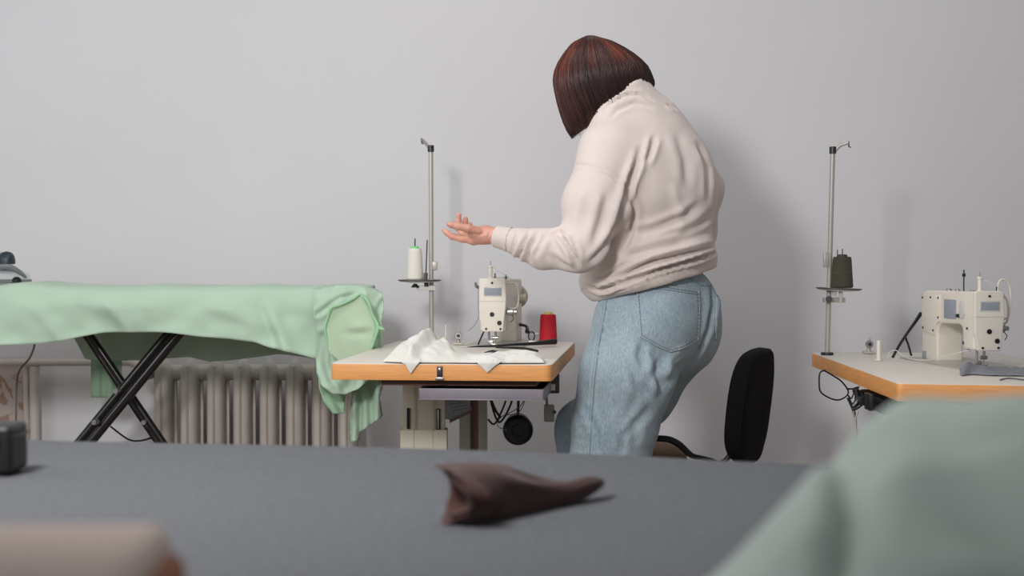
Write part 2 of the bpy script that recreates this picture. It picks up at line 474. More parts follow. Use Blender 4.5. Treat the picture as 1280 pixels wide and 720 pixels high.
# ================================================================== ironing board
ZB = P(200, 357, 4.75).z-.004
it = thing('ironing_board', 'ironing board with crossed black tubular legs under the mint green cloth', 'ironing board', (P(160, 400, 4.75).x, 4.75, 0))
mb = MB(); n = 14
xl = -1.95; xr = P(462, 360, 4.75).x
poly = [(xl, -.17)]+[(xr-.14, -.17)]+[(xr-.14+math.sin(a)*.14, -math.cos(a)*.17) for a in [PI*k/n for k in range(1, n)]]+[(xr-.14, .17), (xl, .17)]
mb.prism(poly, lambda a, b, t: (a, 4.75+b, t), ZB-.04, ZB-.006, bev=.006)
obj('padded_top', mb, M_['under'], it, world=True)
def legtube(a, b, d, r, off=0):
    A = P(*a, d); B = P(*b, d); dv = (B-A)/(A.z-B.z)
    return A+dv*(A.z-(ZB-.04))*1 if False else A, B
def leg_to_floor(mb, a, b, d, r):
    A = P(*a, d); B = P(*b, d); k = (B-A)/(A.z-B.z)
    top = A-k*((ZB-.045)-A.z) if A.z < ZB-.045 else A
    bot = A+k*(A.z-.02)
    mb.tube([top, bot], r, 12); return top, bot
for (a, b, d, r) in (((222, 420), (118, 547), 4.62, .014), ((208, 420), (104, 547), 4.68, .014), ((212, 420), (110, 547), 4.86, .010)):
    mb = MB(); leg_to_floor(mb, a, b, d, r); obj('leg', mb, M_['blackm'], it, world=True)
for (a, b, d, r) in (((113, 420), (203, 552), 4.72, .0115), ((107, 420), (196, 552), 4.80, .009)):
    mb = MB(); leg_to_floor(mb, a, b, d, r); obj('leg', mb, M_['blackm'], it, world=True)
for (px, py, d) in ((145, 489, 4.6), (118, 528, 4.6), (180, 528, 4.7)):
    p = P(px, py, d); obj('rivet', MB().cyl(p+Vector((0, -.008, 0)), p+Vector((0, .03, 0)), .0075, n=12), M_['steel'], it, world=True)
obj('tie_rod', MB().tube([P(138, 533, 4.68), P(160, 549, 4.7), P(175, 551, 4.72), P(190, 547, 4.74)], .003, 6, smooth=5), M_['blackm'], it, world=True)
for (px) in (-74, 345):
    c = P(px, 700, 4.74); obj('foot', MB().tube([(c.x, 4.55, .016), (c.x, 4.93, .016)], .016, 12), M_['blackm'], it, world=True)

# ------------------------------------------------------------------ mint cloth over it
hem = [(-420, 436), (-60, 431), (0, 431), (50, 429.5), (78, 426), (100, 421), (130, 415.5), (165, 415), (200, 414.5), (217, 415.5), (250, 420), (290, 423), (320, 427), (340, 434), (365, 439), (395, 448), (420, 452), (470, 440)]
rear = [(-420, 400), (60, 400), (88, 415), (97, 432), (106, 449), (150, 451), (200, 449), (235, 446), (262, 452), (300, 449), (345, 443), (380, 446), (410, 452), (470, 440)]
hx = [h[0] for h in hem]; hy = [h[1] for h in hem]; rx = [h[0] for h in rear]; ry = [h[1] for h in rear]
mb = MB(); NX = 230; xs = np.linspace(-1.9, P(462, 360, 4.75).x+.0148, NX)
ny_top = 14; ny_s = 22
rows = []
for i, x in enumerate(xs):
    e = max(0, 1-((x-(xr-.14))/.15)) if x > xr-.14 else 1
    half = .185*math.sqrt(max(0, 1-max(0, (x-(xr-.15))/.165)**2))+.003
    yf = 4.75-half; yr = 4.75+half
    pxf = 640+F*x/yf
    zh = P(pxf, np.interp(pxf, hx, hy), yf).z
    pxr = 640+F*x/yr; zr = P(pxr, np.interp(pxr, rx, ry), yr).z
    ztop = ZB+.004+.004*math.exp(-((pxf-22)/30)**2)*3+.0015*math.sin(x*23)
    c = []
    for j in range(ny_s):       # rear hem up
        t = j/(ny_s-1); z = zr+(ztop-.012-zr)*t
        c.append((x, yr+.012*(1-t)*math.sin(x*17+1)+.006*(1-t)*math.sin(x*51)-.01*t, z))
    for j in range(1, ny_top):
        t = j/ny_top; y = yr-.006+(yf-yr+.012)*t
        q = min(1, min(t, 1-t)*9)
        c.append((x, y, ztop-.012*(1-q)**2+.0025*noise.noise(Vector((x*7, y*9, 0)))))
    for j in range(ny_s):
        t = j/(ny_s-1); z = ztop-.012+(zh-ztop+.012)*t
        w = t**1.1
        nz = noise.noise(Vector((x*5+z*5, z*7-x*2, 3)))*.028+noise.noise(Vector((x*11-z*8, z*16+x*6, 8)))*.012
        nz += .010*math.exp(-((pxf-140-(z-.9)*-260)/9)**2)+.012*math.sin(x*9+z*12)*w
        nz += .016*math.exp(-(((pxf-330)-(ztop-z)*170)/10)**2)*min(1, t*2)-.012*math.exp(-(((pxf-318)-(ztop-z)*170)/8)**2)*min(1, t*2)
        nz += .014*math.exp(-(((pxf-30)-(ztop-z)*330)/13)**2)*min(1, t*2)
        c.append((x, yf-.010-.012*math.sin(min(1, t*3)*PI/2)-nz*min(1, t*2.5), z))
    rows.append(c)
nn = len(rows[0])
mb.add([p for r in rows for p in r], [(i*nn+j, i*nn+j+1, (i+1)*nn+j+1, (i+1)*nn+j) for i in range(NX-1) for j in range(nn-1)])
gt = thing('green_cloth', 'mint green cotton garment draped over the ironing board and hanging off its end', 'cloth', (P(200, 400, 4.75).x, 4.75, ZB))
obj('main_drape', mb, M_['green'], gt, world=True, angle=180, solid=.003)
# lower rear corner that hangs to the left of the radiator
mb = MB(); sheet(mb, [(114, 440), (152, 442), (152, 492), (146, 497), (114, 497)], 4.96, lambda x, y: .006*math.sin(x*.4)); obj('hanging_corner', mb, mat('mint_shaded', (144, 172, 146), .9), gt, world=True, angle=180, solid=.003)  # corner's shade is put into the colour as a darker mint
# bundle at the end
def dn(sc, amp, sd, ang=0):
    ca, sa = math.cos(ang), math.sin(ang)
    return lambda x, y: amp*noise.noise(Vector(((x*ca+y*sa)*sc, (-x*sa+y*ca)*sc*.35, sd)))
def bump2(x, y, cx, cy, rx_, ry_): return math.exp(-((x-cx)/rx_)**2-((y-cy)/ry_)**2)
CR = [([(452, 366), (425, 372), (398, 392)], .007, 3), ([(404, 420), (400, 450), (408, 478)], .009, 4), ([(414, 440), (416, 465), (430, 486)], .008, 3.5), ([(470, 412), (474, 440), (464, 465)], .008, 3), ([(478, 376), (470, 392), (473, 408)], .008, 2.5), ([(440, 458), (448, 472), (446, 484)], .007, 3)]
def crz(x, y):
    o = 0
    for pts, a, w_ in CR:
        d, t, sg = seg_dist(np.array([x]), np.array([y]), pts); d = float(d[0]); o += a*math.exp(-(d/w_)**2)-.6*a*math.exp(-((d-1.9*w_)/w_)**2)
    return o
n1 = dn(.055, .026, 1.3, .25); n2 = dn(.09, .022, 5.1, -.5)
mb = MB()
sheet(mb, [(392, 361), (420, 357), (450, 357), (468, 361), (478, 366), (480, 388), (476, 402), (480, 414), (477, 440), (474, 462), (462, 474), (448, 486), (432, 493), (415, 492), (402, 482), (396, 466), (395, 448), (396, 420), (392, 400)], 4.50,
      lambda x, y: n1(x, y)+crz(x, y)-.028*bump2(x, y, 432, 440, 38, 60)+.0012*max(0, x-455)+.03*bump2(x, y, 394, 440, 8, 60)+.03*math.exp(-((y-357)/7)**2), 2.5)
obj('end_fold', mb, M_['green'], gt, world=True, angle=180, solid=.003)
# the gathered opening: a rim standing proud and the panel inside it
rim = [(451, 367), (440, 374), (425, 381), (414, 385), (410, 396), (406, 411), (409, 425), (411, 440)]
rim2 = [(451, 367), (460, 377), (465, 392), (472, 408), (468, 424), (463, 437), (458, 447)]
mb = MB(); sheet(mb, [(450, 369), (438, 376), (414, 387), (407, 412), (411, 440), (430, 458), (455, 452), (466, 428), (471, 410), (463, 385)], 4.443, lambda x, y: n2(x*.4, y*.4)*.7-.006*bump2(x, y, 452, 408, 12, 5)+.006*bump2(x, y, 447, 417, 14, 5), 2.5)
obj('inner_panel', mb, mat('mint_inner', (186, 208, 180), .9, bump=.1, bscale=400, spec=.1), gt, world=True, angle=180, solid=.002)
mb = MB()
mb.tube([P(x, y, 4.437) for x, y in rim], [.002, .0045, .004, .005, .003, .004, .003, .001], 8, smooth=5)
mb.tube([P(x, y, 4.437) for x, y in rim2], [.002, .006, .0035, .0055, .0035, .005, .002], 8, smooth=5)
mb.tube([P(472, 408, 4.44), P(477, 411, 4.43), P(481, 411, 4.43)], [.005, .004, .001], 8, smooth=3)
obj('gathered_rim', mb, mat('mint_rim', (162, 206, 164), .9, spec=.1), gt, world=True, angle=180)
mb = MB(); sheet(mb, [(398, 462), (420, 470), (437, 478), (431, 500), (430, 517), (416, 517), (404, 502), (399, 484)], 4.56, lambda x, y: n2(x, y)*1.2, 2.5)
obj('left_tail', mb, M_['green2'], gt, world=True, angle=180, solid=.003)
mb = MB(); sheet(mb, [(438, 470), (460, 462), (478, 456), (479, 480), (474, 497), (478, 520), (462, 532), (450, 540), (449, 551), (438, 552), (437, 520), (440, 495)], 4.60, lambda x, y: n1(x, y)*1.3+.012*math.sin(x*.45), 2.5)
obj('right_tail', mb, M_['green'], gt, world=True, angle=180, solid=.003)
mb = MB(); sheet(mb, [(425, 470), (446, 466), (462, 466), (458, 486), (446, 482), (438, 488), (430, 480)], 4.53, lambda x, y: n1(x*2, y*2), 2.5)
obj('tucked_fold', mb, M_['green2'], gt, world=True, angle=180, solid=.003)

# ------------------------------------------------------------------ steam iron and its cord
ic = P(-25, 350, 4.72); zi = ZB+.012
SI = 1.22
st = thing('steam_iron', 'light grey steam iron with dark handle knob standing on the left of the green cloth', 'iron', (ic.x, 4.70, zi))
def irr(z, s, l0=-.12, l1=.13):
    R = []
    for k in range(28):
        a = 2*PI*k/28; c = math.cos(a); x = c*(.13 if c > 0 else .11)*s[0]; w = .055*s[1]*(1-max(0, c)**2*.75)
        R.append(Vector((x+s[2], math.sin(a)*w, z)))
    return R
obj('soleplate', MB().rings([irr(.0, (.98, .95, 0)), irr(.004, (1, 1, 0)), irr(.010, (1, 1, 0))]), M_['iron_g'], st)
obj('body', MB().rings([irr(.010, (.97, .96, 0)), irr(.022, (.97, .98, 0)), irr(.036, (.84, .8, -.012)), irr(.044, (.68, .62, -.02)), irr(.048, (.5, .45, -.02))]), M_['iron_w'], st)
obj('grey_trim', MB().tube([Vector((.01, -.052, .020)), Vector((.045, -.046, .036)), Vector((.085, -.032, .040)), Vector((.108, -.018, .026)), Vector((.118, -.006, .014))], [.003, .006, .007, .005, .003], 8, smooth=4), M_['iron_g'], st)
obj('handle', MB().tube([Vector((-.09, 0, .04)), Vector((-.085, 0, .085)), Vector((-.03, 0, .098)), Vector((.03, 0, .085)), Vector((.055, 0, .045))], [.014, .013, .012, .013, .014], 12, smooth=5), M_['iron_w'], st)
obj('steam_knob', MB().lathe([(.001, .046), (.020, .046), (.0205, .055), (.018, .066), (.012, .074), (.001, .077)], (.073, -.01, 0), 24), M_['iron_d'], st)
obj('spray_nozzle', MB().lathe([(.002, 0), (.012, .001), (.012, .006), (.006, .012), (.001, .013)], (.098, -.016, .003), 16), M_['black'], st)
cd = obj('power_cord', MB().tube([P(44, 425, 4.80), P(42, 436, 4.86), P(36, 449, 4.95), P(25, 462, 4.98), P(21, 480, 5.0), P(20, 520, 5.0), P(19, 560, 5.0), P(22, 650, 5.0), (P(22, 650, 5.0).x, 5.0, .004), (P(10, 650, 5.0).x, 5.05, .004)], .0032, 8, smooth=6), M_['cord'])
tag(cd, 'thin grey power cord hanging below the green cloth at far left', 'cord'); recenter(cd)

st.scale = (SI, SI, SI)
# ================================================================== sewing machines
def machine(name, label, c, alpha, face_screws=True):
    t = thing(name, label, 'sewing machine', c, PI/2-alpha, 'industrial sewing machines on the two tables')
    fy = lambda a, b, tt: (a, tt, b)            # side profile (X,z) extruded in Y ; image-right = -Y
    prof = [(.006, .190), (.02, .192), (.33, .188), (.352, .184), (.362, .17), (.362, 0), (.25, 0), (.25, .075), (.243, .092), (.225, .103), (.10, .106), (.083, .100), (.074, .086), (.070, .044), (.006, .044)]
    body = MB().prism(prof, fy, -.036, .036, bev=.006, seg=3)
    obj('arm_body', body, M_['cream'], t, angle=50)
    # face plate (Y,z) extruded in X
    fp = [(.038, .190), (.034, .194), (-.034, .194), (-.038, .190), (-.040, .131), (-.031, .043), (.027, .043), (.037, .086)]
    obj('face_plate', MB().prism(fp, lambda a, b, tt: (tt, a, b), -.006, .010, bev=.003, seg=3), M_['cream'], t, angle=50)
    obj('face_seam', MB().box((-.0068, -.0385, .1285), (-.0055, .0365, .1297)), M_['cream2'], t)
    lp = obj('label_panel', MB().box((-.0072, -.026, .146), (-.0055, .022, .166), bev=.0006), M_['label'], t)
    obj('label_frame', MB().box((-.0066, -.028, .142), (-.0052, .024, .170), bev=.0006), M_['clear'], t)
    for (y, z, r) in ((0.0, .181, .0032), (-.002+.002, .092, .0065), (-.021, .068, .0065), (.017, .051, .003), (-.024, .051, .003)):
        sc = obj('screw', MB().cyl((-.0085, y, z), (-.004, y, z), r, n=16), M_['black'], t)
    # side of the arm away from the operator (+Y)
    obj('side_panel', MB().prism([(.115, .116), (.19, .116), (.19, .118), (.19, .170), (.10, .170), (.10, .120)], fy, .0355, .0385, bev=.001), M_['label'], t) if False else None
    obj('side_label', MB().box((.12, .0355, .118), (.20, .038, .168), bev=.001), M_['label'], t)
    obj('rear_cover', MB().prism([(.225, .178), (.356, .176), (.356, .078), (.262, .070), (.250, .100), (.232, .108)], fy, .0355, .0395, bev=.0015), M_['cream'], t)
    for (x, z) in ((.235, .170), (.29, .170), (.350, .168), (.235, .118), (.27, .082), (.345, .086)):
        obj('screw', MB().cyl((x, .038, z), (x, .0415, z), .003, n=12), M_['black'], t)
    obj('oil_gauge', MB().prism([(.06, .135), (.07, .122), (.085, .122), (.092, .135), (.092, .155), (.08, .168), (.068, .166)], fy, .0355, .041, bev=.0015), M_['clear'], t)
    obj('thumb_screw', MB().cyl((.10, .036, .128), (.10, .044, .128), .005, n=14), M_['darksteel'], t)
    obj('cover_screw', MB().cyl((.045, .036, .098), (.045, .039, .098), .003, n=12), M_['black'], t)
    # operator side: take-up guard, tension dial
    obj('take_up_guard', MB().tube([Vector((.05, -.037, .178)), Vector((.045, -.060, .178)), Vector((.04, -.068, .160)), Vector((.04, -.068, .120)), Vector((.045, -.058, .108)), Vector((.05, -.037, .108))], .0026, 8, smooth=5), M_['cream'], t)
    td = obj('tension_dial', MB().cyl((.03, -.038, .098), (.03, -.056, .098), .010, n=20).cyl((.03, -.056, .098), (.03, -.066, .098), .006, n=16), M_['steel'], t)
    obj('tension_spring', MB().tube([Vector((.03, -.05, .092)), Vector((.02, -.058, .08)), Vector((.015, -.05, .07))], .0012, 6, smooth=4), M_['darksteel'], t)
    # top
    obj('thread_post', MB().lathe([(.001, .188), (.0085, .188), (.0085, .193), (.0058, .196), (.0056, .222), (.0075, .224), (.0075, .227), (.0035, .230), (.001, .230)], (.03, .010, 0), 16), M_['cream'], t)
    obj('post_pin', MB().tube([Vector((.03, .010, .228)), Vector((.03, .010, .242))], [.0016, .0011], 8), M_['steel'], t)
    zr_ = .246 if face_screws else .206
    obj('thread_rod', MB().tube([Vector((.13, .012, .188)), Vector((.13, .012, zr_))], .0020, 8).box((.127, .008, zr_-.018), (.133, .016, zr_-.010), bev=.001), M_['darksteel'], t)
    obj('top_guide', MB().tube([Vector((.03, -.034, .188)), Vector((.03, -.034, .204))], .0018, 8), M_['darksteel'], t)
    for x in (.10, .2, .26): obj('top_cap', MB().cyl((x, 0, .187), (x, 0, .194), .007, n=16), M_['steel'], t)
    # handwheel at the far end and stitch dial
    w = MB(); 
    Mx = Matrix.Rotation(PI/2, 4, 'Y')
    w.lathe([(.001, .36), (.016, .36), (.018, .368), (.034, .370), (.037, .374), (.037, .388), (.034, .392), (.02, .392), (.018, .400), (.001, .400)], (0, 0, 0), 32, M=Matrix.Translation((0, -.014, .132)) @ Mx)
    obj('handwheel', w, M_['cream2'], t)
    obj('stitch_dial', MB().cyl((.30, -.036, .128), (.30, -.056, .128), .014, n=20), M_['cream2'], t)
    obj('reverse_lever', MB().tube([Vector((.30, -.036, .05)), Vector((.295, -.058, .045)), Vector((.27, -.064, .03))], [.005, .004, .007], 10, smooth=4), M_['darksteel'], t)
    # needle group
    obj('needle_bar', MB().cyl((.035, -.004, .020), (.035, -.004, .050), .0034, n=12).tube([Vector((.035, -.004, .022)), Vector((.035, -.004, .004))], [.0016, .0006], 8), M_['steel'], t)
    pf = obj('presser_foot', MB().cyl((.035, .015, .014), (.035, .015, .050), .003, n=12).box((.020, -.008, .0045), (.05, .010, .0075), bev=.001).box((.030, .002, .006), (.040, .019, .016), bev=.002), M_['steel'], t)
    obj('needle_clamp', MB().cyl((.035, -.012, .024), (.035, .006, .024), .0048, n=12), M_['steel'], t)
    if not face_screws: obj('finger_guard', MB().tube([Vector((.02, .024, .050)), Vector((.0, .036, .018)), Vector((-.005, .040, .006))], .0024, 8), M_['black'], t)
    # bed
    obj('bed_plate', MB().box((-.02, -.085, -.002), (.40, .085, .0022), bev=.001), M_['steel'] if False else mat('bed_metal', (186, 182, 174), .4, metal=.4), t)
    obj('needle_plate', MB().box((.0, -.025, .002), (.07, .022, .0036), bev=.0005), M_['steel'], t)
    obj('base_plate', MB().box((.33, .036, .004), (.355, .038, .022), bev=.0008), M_['label'], t)
    # threads
    obj('upper_thread', MB().tube([Vector((.03, .010, .226)), Vector((.02, -.03, .205)), Vector((.03, -.05, .19)), Vector((.035, -.062, .17))], .0008, 5, smooth=5), M_['thread'], t)
    return t

ZT1 = .78; ZT2 = .756
FR = G(690, 456, ZT1); A1 = math.radians(5.5)
def T1(u, v, z=0):    # u from left to right (0..W) , v away from camera
    return Vector((FR.x-(W1-u)*math.cos(A1)+v*math.sin(A1), FR.y+(W1-u)*math.sin(A1)+v*math.cos(A1), ZT1+z))
W1 = .540; L1 = .98
def tabletop(parent, corners, z, th=.040, corner_r=.02):
    pts = []
    n = len(corners)
    for i in range(n):
        p = Vector(corners[i]); a = Vector(corners[i-1]); b = Vector(corners[(i+1) % n])
        da = (a-p).normalized()*corner_r; db = (b-p).normalized()*corner_r
        for k in range(5):
            t = k/4; pts.append(((p+da)*(1-t)**2+p*2*t*(1-t)+(p+db)*t*t))
    P2 = [(q.x, q.y) for q in pts]
    cx = sum(q[0] for q in P2)/len(P2); cy = sum(q[1] for q in P2)/len(P2)
    ins = [(cx+(x-cx)*.9985, cy+(y-cy)*.9985) for x, y in P2]
    obj('laminate_surface', MB().prism(ins, lambda a, b, t: (a, b, t), z-.006, z, bev=.0006), M_['laminate'], parent, world=True)
    obj('edge_band', MB().prism(P2, lambda a, b, t: (a, b, t), z-th, z-.0012, bev=.0015), M_['wood'], parent, world=True)

c1 = T1(W1/2, L1/2)
t1 = thing('sewing_table', 'pale topped sewing table with orange wood edge beside the standing woman', 'table', (c1.x, c1.y, 0), 0, 'sewing tables with wooden edges')
cs = [T1(0, 0), T1(W1, 0), T1(W1, L1), T1(0, L1)]
tabletop(t1, [(p.x, p.y, 0) for p in cs], ZT1)
R1 = lambda: None
def lbox(a, b, bev=0.002):    # box in table-1 local frame
    M = Matrix.Translation(T1(0, 0)-Vector((0, 0, ZT1))) @ Matrix.Rotation(-A1, 4, 'Z')
    return MB().box(a, b, M=M, bev=bev)
obj('edge_catch', lbox((.262, -.004, ZT1-.036), (.276, .001, ZT1-.005)), M_['darksteel'], t1, world=True)
obj('catch_screw', lbox((.266, -.007, ZT1-.017), (.272, -.003, ZT1-.010), .001), M_['steel'], t1, world=True)
obj('catch_knob', lbox((.259, -.009, ZT1-.038), (.279, -.002, ZT1-.032), .001), M_['steel'], t1, world=True)
obj('support_batten', lbox((.12, .03, ZT1-.055), (.50, .93, ZT1-.040)), M_['darkwood'], t1, world=True)
mb = lbox((.215, .01, ZT1-.085), (.52, .014, ZT1-.060), .001)
for q in (((.215, .01, ZT1-.085), (.219, .40, ZT1-.060)), ((.516, .01, ZT1-.085), (.52, .40, ZT1-.060)), ((.215, .396, ZT1-.085), (.52, .40, ZT1-.060)), ((.215, .01, ZT1-.088), (.52, .40, ZT1-.085))):
    m2 = lbox(*q, .001); mb.add(m2.v, m2.f)
obj('drawer_tray', mb, M_['lilac'], t1, world=True)
def leg_unit(px0, px1, d, material, w2=.006):
    x0 = P(px0, 500, d).x; x1 = P(px1, 500, d).x; zs = P(500, 537, d).z
    mb = MB().box((x0, d, zs-.02 if w2 else .06), (x1, d+.05, ZT1-.055), bev=.003)
    mb.box((x0-w2, d-w2, .06), (x1+w2, d+.05+w2, zs), bev=.003) if w2 else None
    lg = obj('leg', mb, material, t1, world=True)
    w = x1-x0
    f = obj('foot_bar', MB().box((x0-.14, d-.01, 0), (x1+.14, d+.06, .06), bev=.006), material, t1, world=True)
    return x0, x1, lg
x0, x1, lg = leg_unit(503, 556, 4.28, M_['legp'])
def on_leg(name, pxa, pya, pxb, pyb, d, m, dep=.003):
    a = P(pxa, pya, d); b = P(pxb, pyb, d)
    o = obj(name, MB().box((a.x, d-dep, b.z), (b.x, d+.002, a.z), bev=.0005), m, t1, world=True)
on_leg('slot', 508.5, 510, 512.5, 536, 4.28, M_['black']); on_leg('slot', 545.5, 511, 550.5, 537, 4.28, M_['black'])
on_leg('slot_bolt', 546.6, 512, 548.8, 536, 4.279, M_['steel'], .004)
on_leg('leg_groove', 516.2, 484, 517.2, 560, 4.274, M_['cream2'], .0015)
on_leg('leg_groove', 540.2, 484, 541.0, 560, 4.274, M_['cream2'], .0015)
leg_unit(574, 588, 4.78, M_['legp2'], 0); leg_unit(598, 609, 4.78, M_['legp2'], 0)
obj('leg_channel', MB().box((P(588, 500, 4.8).x, 4.80, .06), (P(598, 500, 4.8).x, 4.82, ZT1-.055)), M_['pink'], t1, world=True)
# motor under the table, its cables, switch and knee lifter
mc = P(647.5, 538, 4.36)
Mw = Matrix.Translation(mc) @ Matrix.Rotation(PI/2, 4, 'X')
obj('motor', MB().lathe([(.001, 0), (.016, .0), (.018, .003), (.030, .004), (.0375, .001), (.0415, -.006), (.0415, -.020), (.036, -.03), (.036, -.12), (.02, -.13), (.001, -.13)], (0, 0, 0), 36, M=Mw), M_['black'], t1, world=True)
obj('motor_bracket', MB().box((mc.x-.008, 4.42, mc.z+.02), (mc.x+.008, 4.45, ZT1-.05), bev=.002), M_['darksteel'], t1, world=True) if False else obj('motor_bracket', MB().tube([(mc.x, 4.44, mc.z+.03), (mc.x+.005, 4.44, ZT1-.05)], .004, 8), M_['darksteel'], t1, world=True)
for pts, r in (([(612, 497), (624, 528), (640, 500), (629, 492), (634, 470)], .0028), ([(610, 524), (618, 530), (628, 512), (633, 495), (632, 470)], .0026), ([(614, 500), (620, 514), (626, 522)], .0035), ([(630, 520), (650, 508), (656, 494), (660, 470)], .0014), ([(634, 538), (622, 532), (628, 520), (650, 514), (662, 480)], .0012)):
    obj('cable', MB().tube([P(a, b, 4.34) for a, b in pts], r, 8, smooth=6), M_['black'] if r > .002 else M_['cord'], t1, world=True)
a = P(684, 470, 4.1); b = P(699, 491, 4.1)
obj('switch_box', MB().box((a.x, 4.08, b.z), (b.x, 4.2, ZT1-.041), bev=.003), mat('switch_dark', (62, 56, 58), .5), t1, world=True)
obj('switch_button', MB().box((P(687, 480, 4.08).x, 4.074, P(687, 488, 4.08).z), (P(694, 480, 4.08).x, 4.082, P(687, 480, 4.08).z), bev=.002), M_['cream'], t1, world=True)
kn = obj('knee_lifter', MB().tube([P(685, 478, 4.05), P(683, 492, 4.05), P(684, 508, 4.05)], .0035, 8, smooth=3).box((P(680, 506, 4.05).x, 4.035, P(680, 527, 4.05).z), (P(693, 506, 4.05).x, 4.062, P(680, 506, 4.05).z), bev=.004), mat('knee_pad', (128, 134, 126), .7), t1, world=True)
obj('pad_screw', MB().cyl(P(693, 515, 4.03), P(693, 515, 4.045), .005, n=12), M_['darksteel'], t1, world=True)
# card hanging under the table
ct = thing('instruction_card', 'pale grey printed card tilted under the sewing table next to its leg', 'card', P(570, 527, 4.40))
q = [P(553, 497, 4.40), P(580, 497, 4.43), P(590, 512, 4.44), P(562, 525, 4.40), P(554, 523, 4.39)]
mb = MB(); mb.add([v for v in q]+[v+Vector((0, .004, 0)) for v in q], [(0, 1, 2, 3, 4), (9, 8, 7, 6, 5)]+[(i, i+5, (i+1) % 5+5, (i+1) % 5) for i in range(5)])
obj('card_sheet', mb, M_['paper'], ct, world=True)
q = [P(562, 525, 4.397), P(590, 512, 4.437), P(588, 516, 4.437), P(562, 529, 4.397)]
mb = MB(); mb.add([v for v in q]+[v+Vector((0, .01, 0)) for v in q], [(0, 1, 2, 3), (7, 6, 5, 4)]+[(i, i+4, (i+1) % 4+4, (i+1) % 4) for i in range(4)])
obj('card_edge', mb, M_['pink'], ct, world=True)
obj('card_hook', MB().tube([P(572, 500, 4.42), P(572, 490, 4.42), P(573, 478, 4.42)], .0012, 6), M_['steel'], ct, world=True)
for k in range(4):
    a = P(559+k*2.2, 501+k*4.2, 4.396); b = P(579+k*2, 500+k*3.4, 4.423)
    obj('printed_line', MB().tube([a+Vector((0, -.002, 0)), b+Vector((0, -.002, 0))], .0008, 4), mat('print_ink', (128, 132, 140), .8), ct, world=True)

mc1 = G(615.5, 434.5, ZT1)
m1 = machine('sewing_machine', 'cream industrial sewing machine beside the red thread cone on the left table', (mc1.x, mc1.y, ZT1+.002), math.radians(8), False)
mc2 = G(1235, 461, ZT2)
m2 = machine('sewing_machine', 'cream industrial sewing machine on the right hand table near the olive thread', (mc2.x, mc2.y, ZT2+.002), math.radians(-6.3))

# machine 1 extras: left thread guide lever
for (mm, dd) in ((m1, 1),):
    obj('thread_lever', MB().tube([Vector((.03, .036, .165)), Vector((.02, .048, .170)), Vector((.02, .052, .182))], [.004, .005, .003], 8, smooth=3), M_['cord'], mm)
    obj('lever_wire', MB().tube([Vector((.02, .043, .165)), Vector((.02, .044, .12)), Vector((.01, .041, .085)), Vector((0, .052, .060)), Vector((.01, .07, .045))], .0008, 5, smooth=5), M_['cord'], mm)
obj('guide_loop', MB().tube([Vector((.03, -.037, .186)), Vector((.03, -.040, .215)), Vector((.032, -.055, .222)), Vector((.034, -.070, .205)), Vector((.035, -.074, .165)), Vector((.035, -.068, .130)), Vector((.035, -.050, .118))], .0028, 8, smooth=5), M_['cream'], m2)

# ------------------------------------------------------------------ thread stands
def thread_stand(label, base, top, arm_px, plate, r_pl, clip, d, tilt=0, pins=(), zt=.78):
    B = P(*base, d); B.z = zt; T = P(*top, d)
    t = thing('thread_stand', label, 'thread stand', B, 0, 'thread stands at the table backs')
    obj('pole', MB().tube([B+Vector((0, 0, 0)), T], .0072, 14), M_['pole'], t, world=True)
    obj('pole_collar', MB().cyl(B, B+Vector((0, 0, .008)), .018), M_['darksteel'], t, world=True)
    ap = [P(x, y, d-.01*i) for i, (x, y) in enumerate(arm_px)]
    obj('guide_arm', MB().tube([T+Vector((0, 0, -.012))]+ap, [.005, .005, .0045, .004, .003][:1+len(ap)], 8), M_['pole'], t, world=True)
    obj('arm_cap', MB().cyl(T+Vector((0, 0, -.014)), T+Vector((0, 0, .006)), .010, n=14), M_['darksteel'], t, world=True)
    obj('arm_hook', MB().tube([ap[-1]+Vector((0, 0, .003)), ap[-1]+Vector((0, 0, -.012)), ap[-1]+Vector((.006, 0, -.014))], .002, 6), M_['darksteel'], t, world=True)
    c = P(*plate, d)
    Mt = Matrix.Translation(c) @ Matrix.Rotation(math.radians(tilt), 4, 'Y')
    pl = obj('spool_plate', MB().lathe([(.001, -.0035), (r_pl*.6, -.004), (r_pl*.97, -.0015), (r_pl, .0), (r_pl, .0022), (r_pl*.97, .0024), (r_pl*.5, .001), (.001, .001)], (0, 0, 0), 40, M=Mt), M_['plate'], t, world=True)
    obj('plate_underside', MB().lathe([(.001, -.0065), (r_pl*.5, -.0068), (r_pl*.9, -.0036), (r_pl*.9, -.002), (.001, -.002)], (0, 0, 0), 32, M=Mt), M_['under'], t, world=True)
    return t, c, B, T
s1, pc1, B1, Tp1 = thread_stand('thin grey thread stand at back of left table holding a white cone', (539.5, 424), (538.5, 184), [(533, 180), (527, 174)], (524.5, 350.5), .066, None, 4.86)
for (px, y0, y1, r) in ((519, 350, 298, .0016), (541.5, 350, 301, .0016)):
    pass
obj('spool_pin', MB().tube([P(518.5, 352, 4.84), P(518.8, 298, 4.84)], .0019, 8), M_['darksteel'], s1, world=True)
obj('spool_pin', MB().tube([P(532, 352, 4.83), P(534, 300, 4.83)], .0019, 8), M_['darksteel'], s1, world=True)
obj('pin_base', MB().cyl(P(532, 350, 4.83), P(532.4, 341, 4.83), .0062, n=14), M_['plate'], s1, world=True)
obj('bracket', MB().box((P(521, 356, 4.85).x, 4.84, P(521, 363, 4.85).z), (P(545, 356, 4.85).x, 4.872, P(521, 357, 4.85).z), bev=.002), M_['under'], s1, world=True)
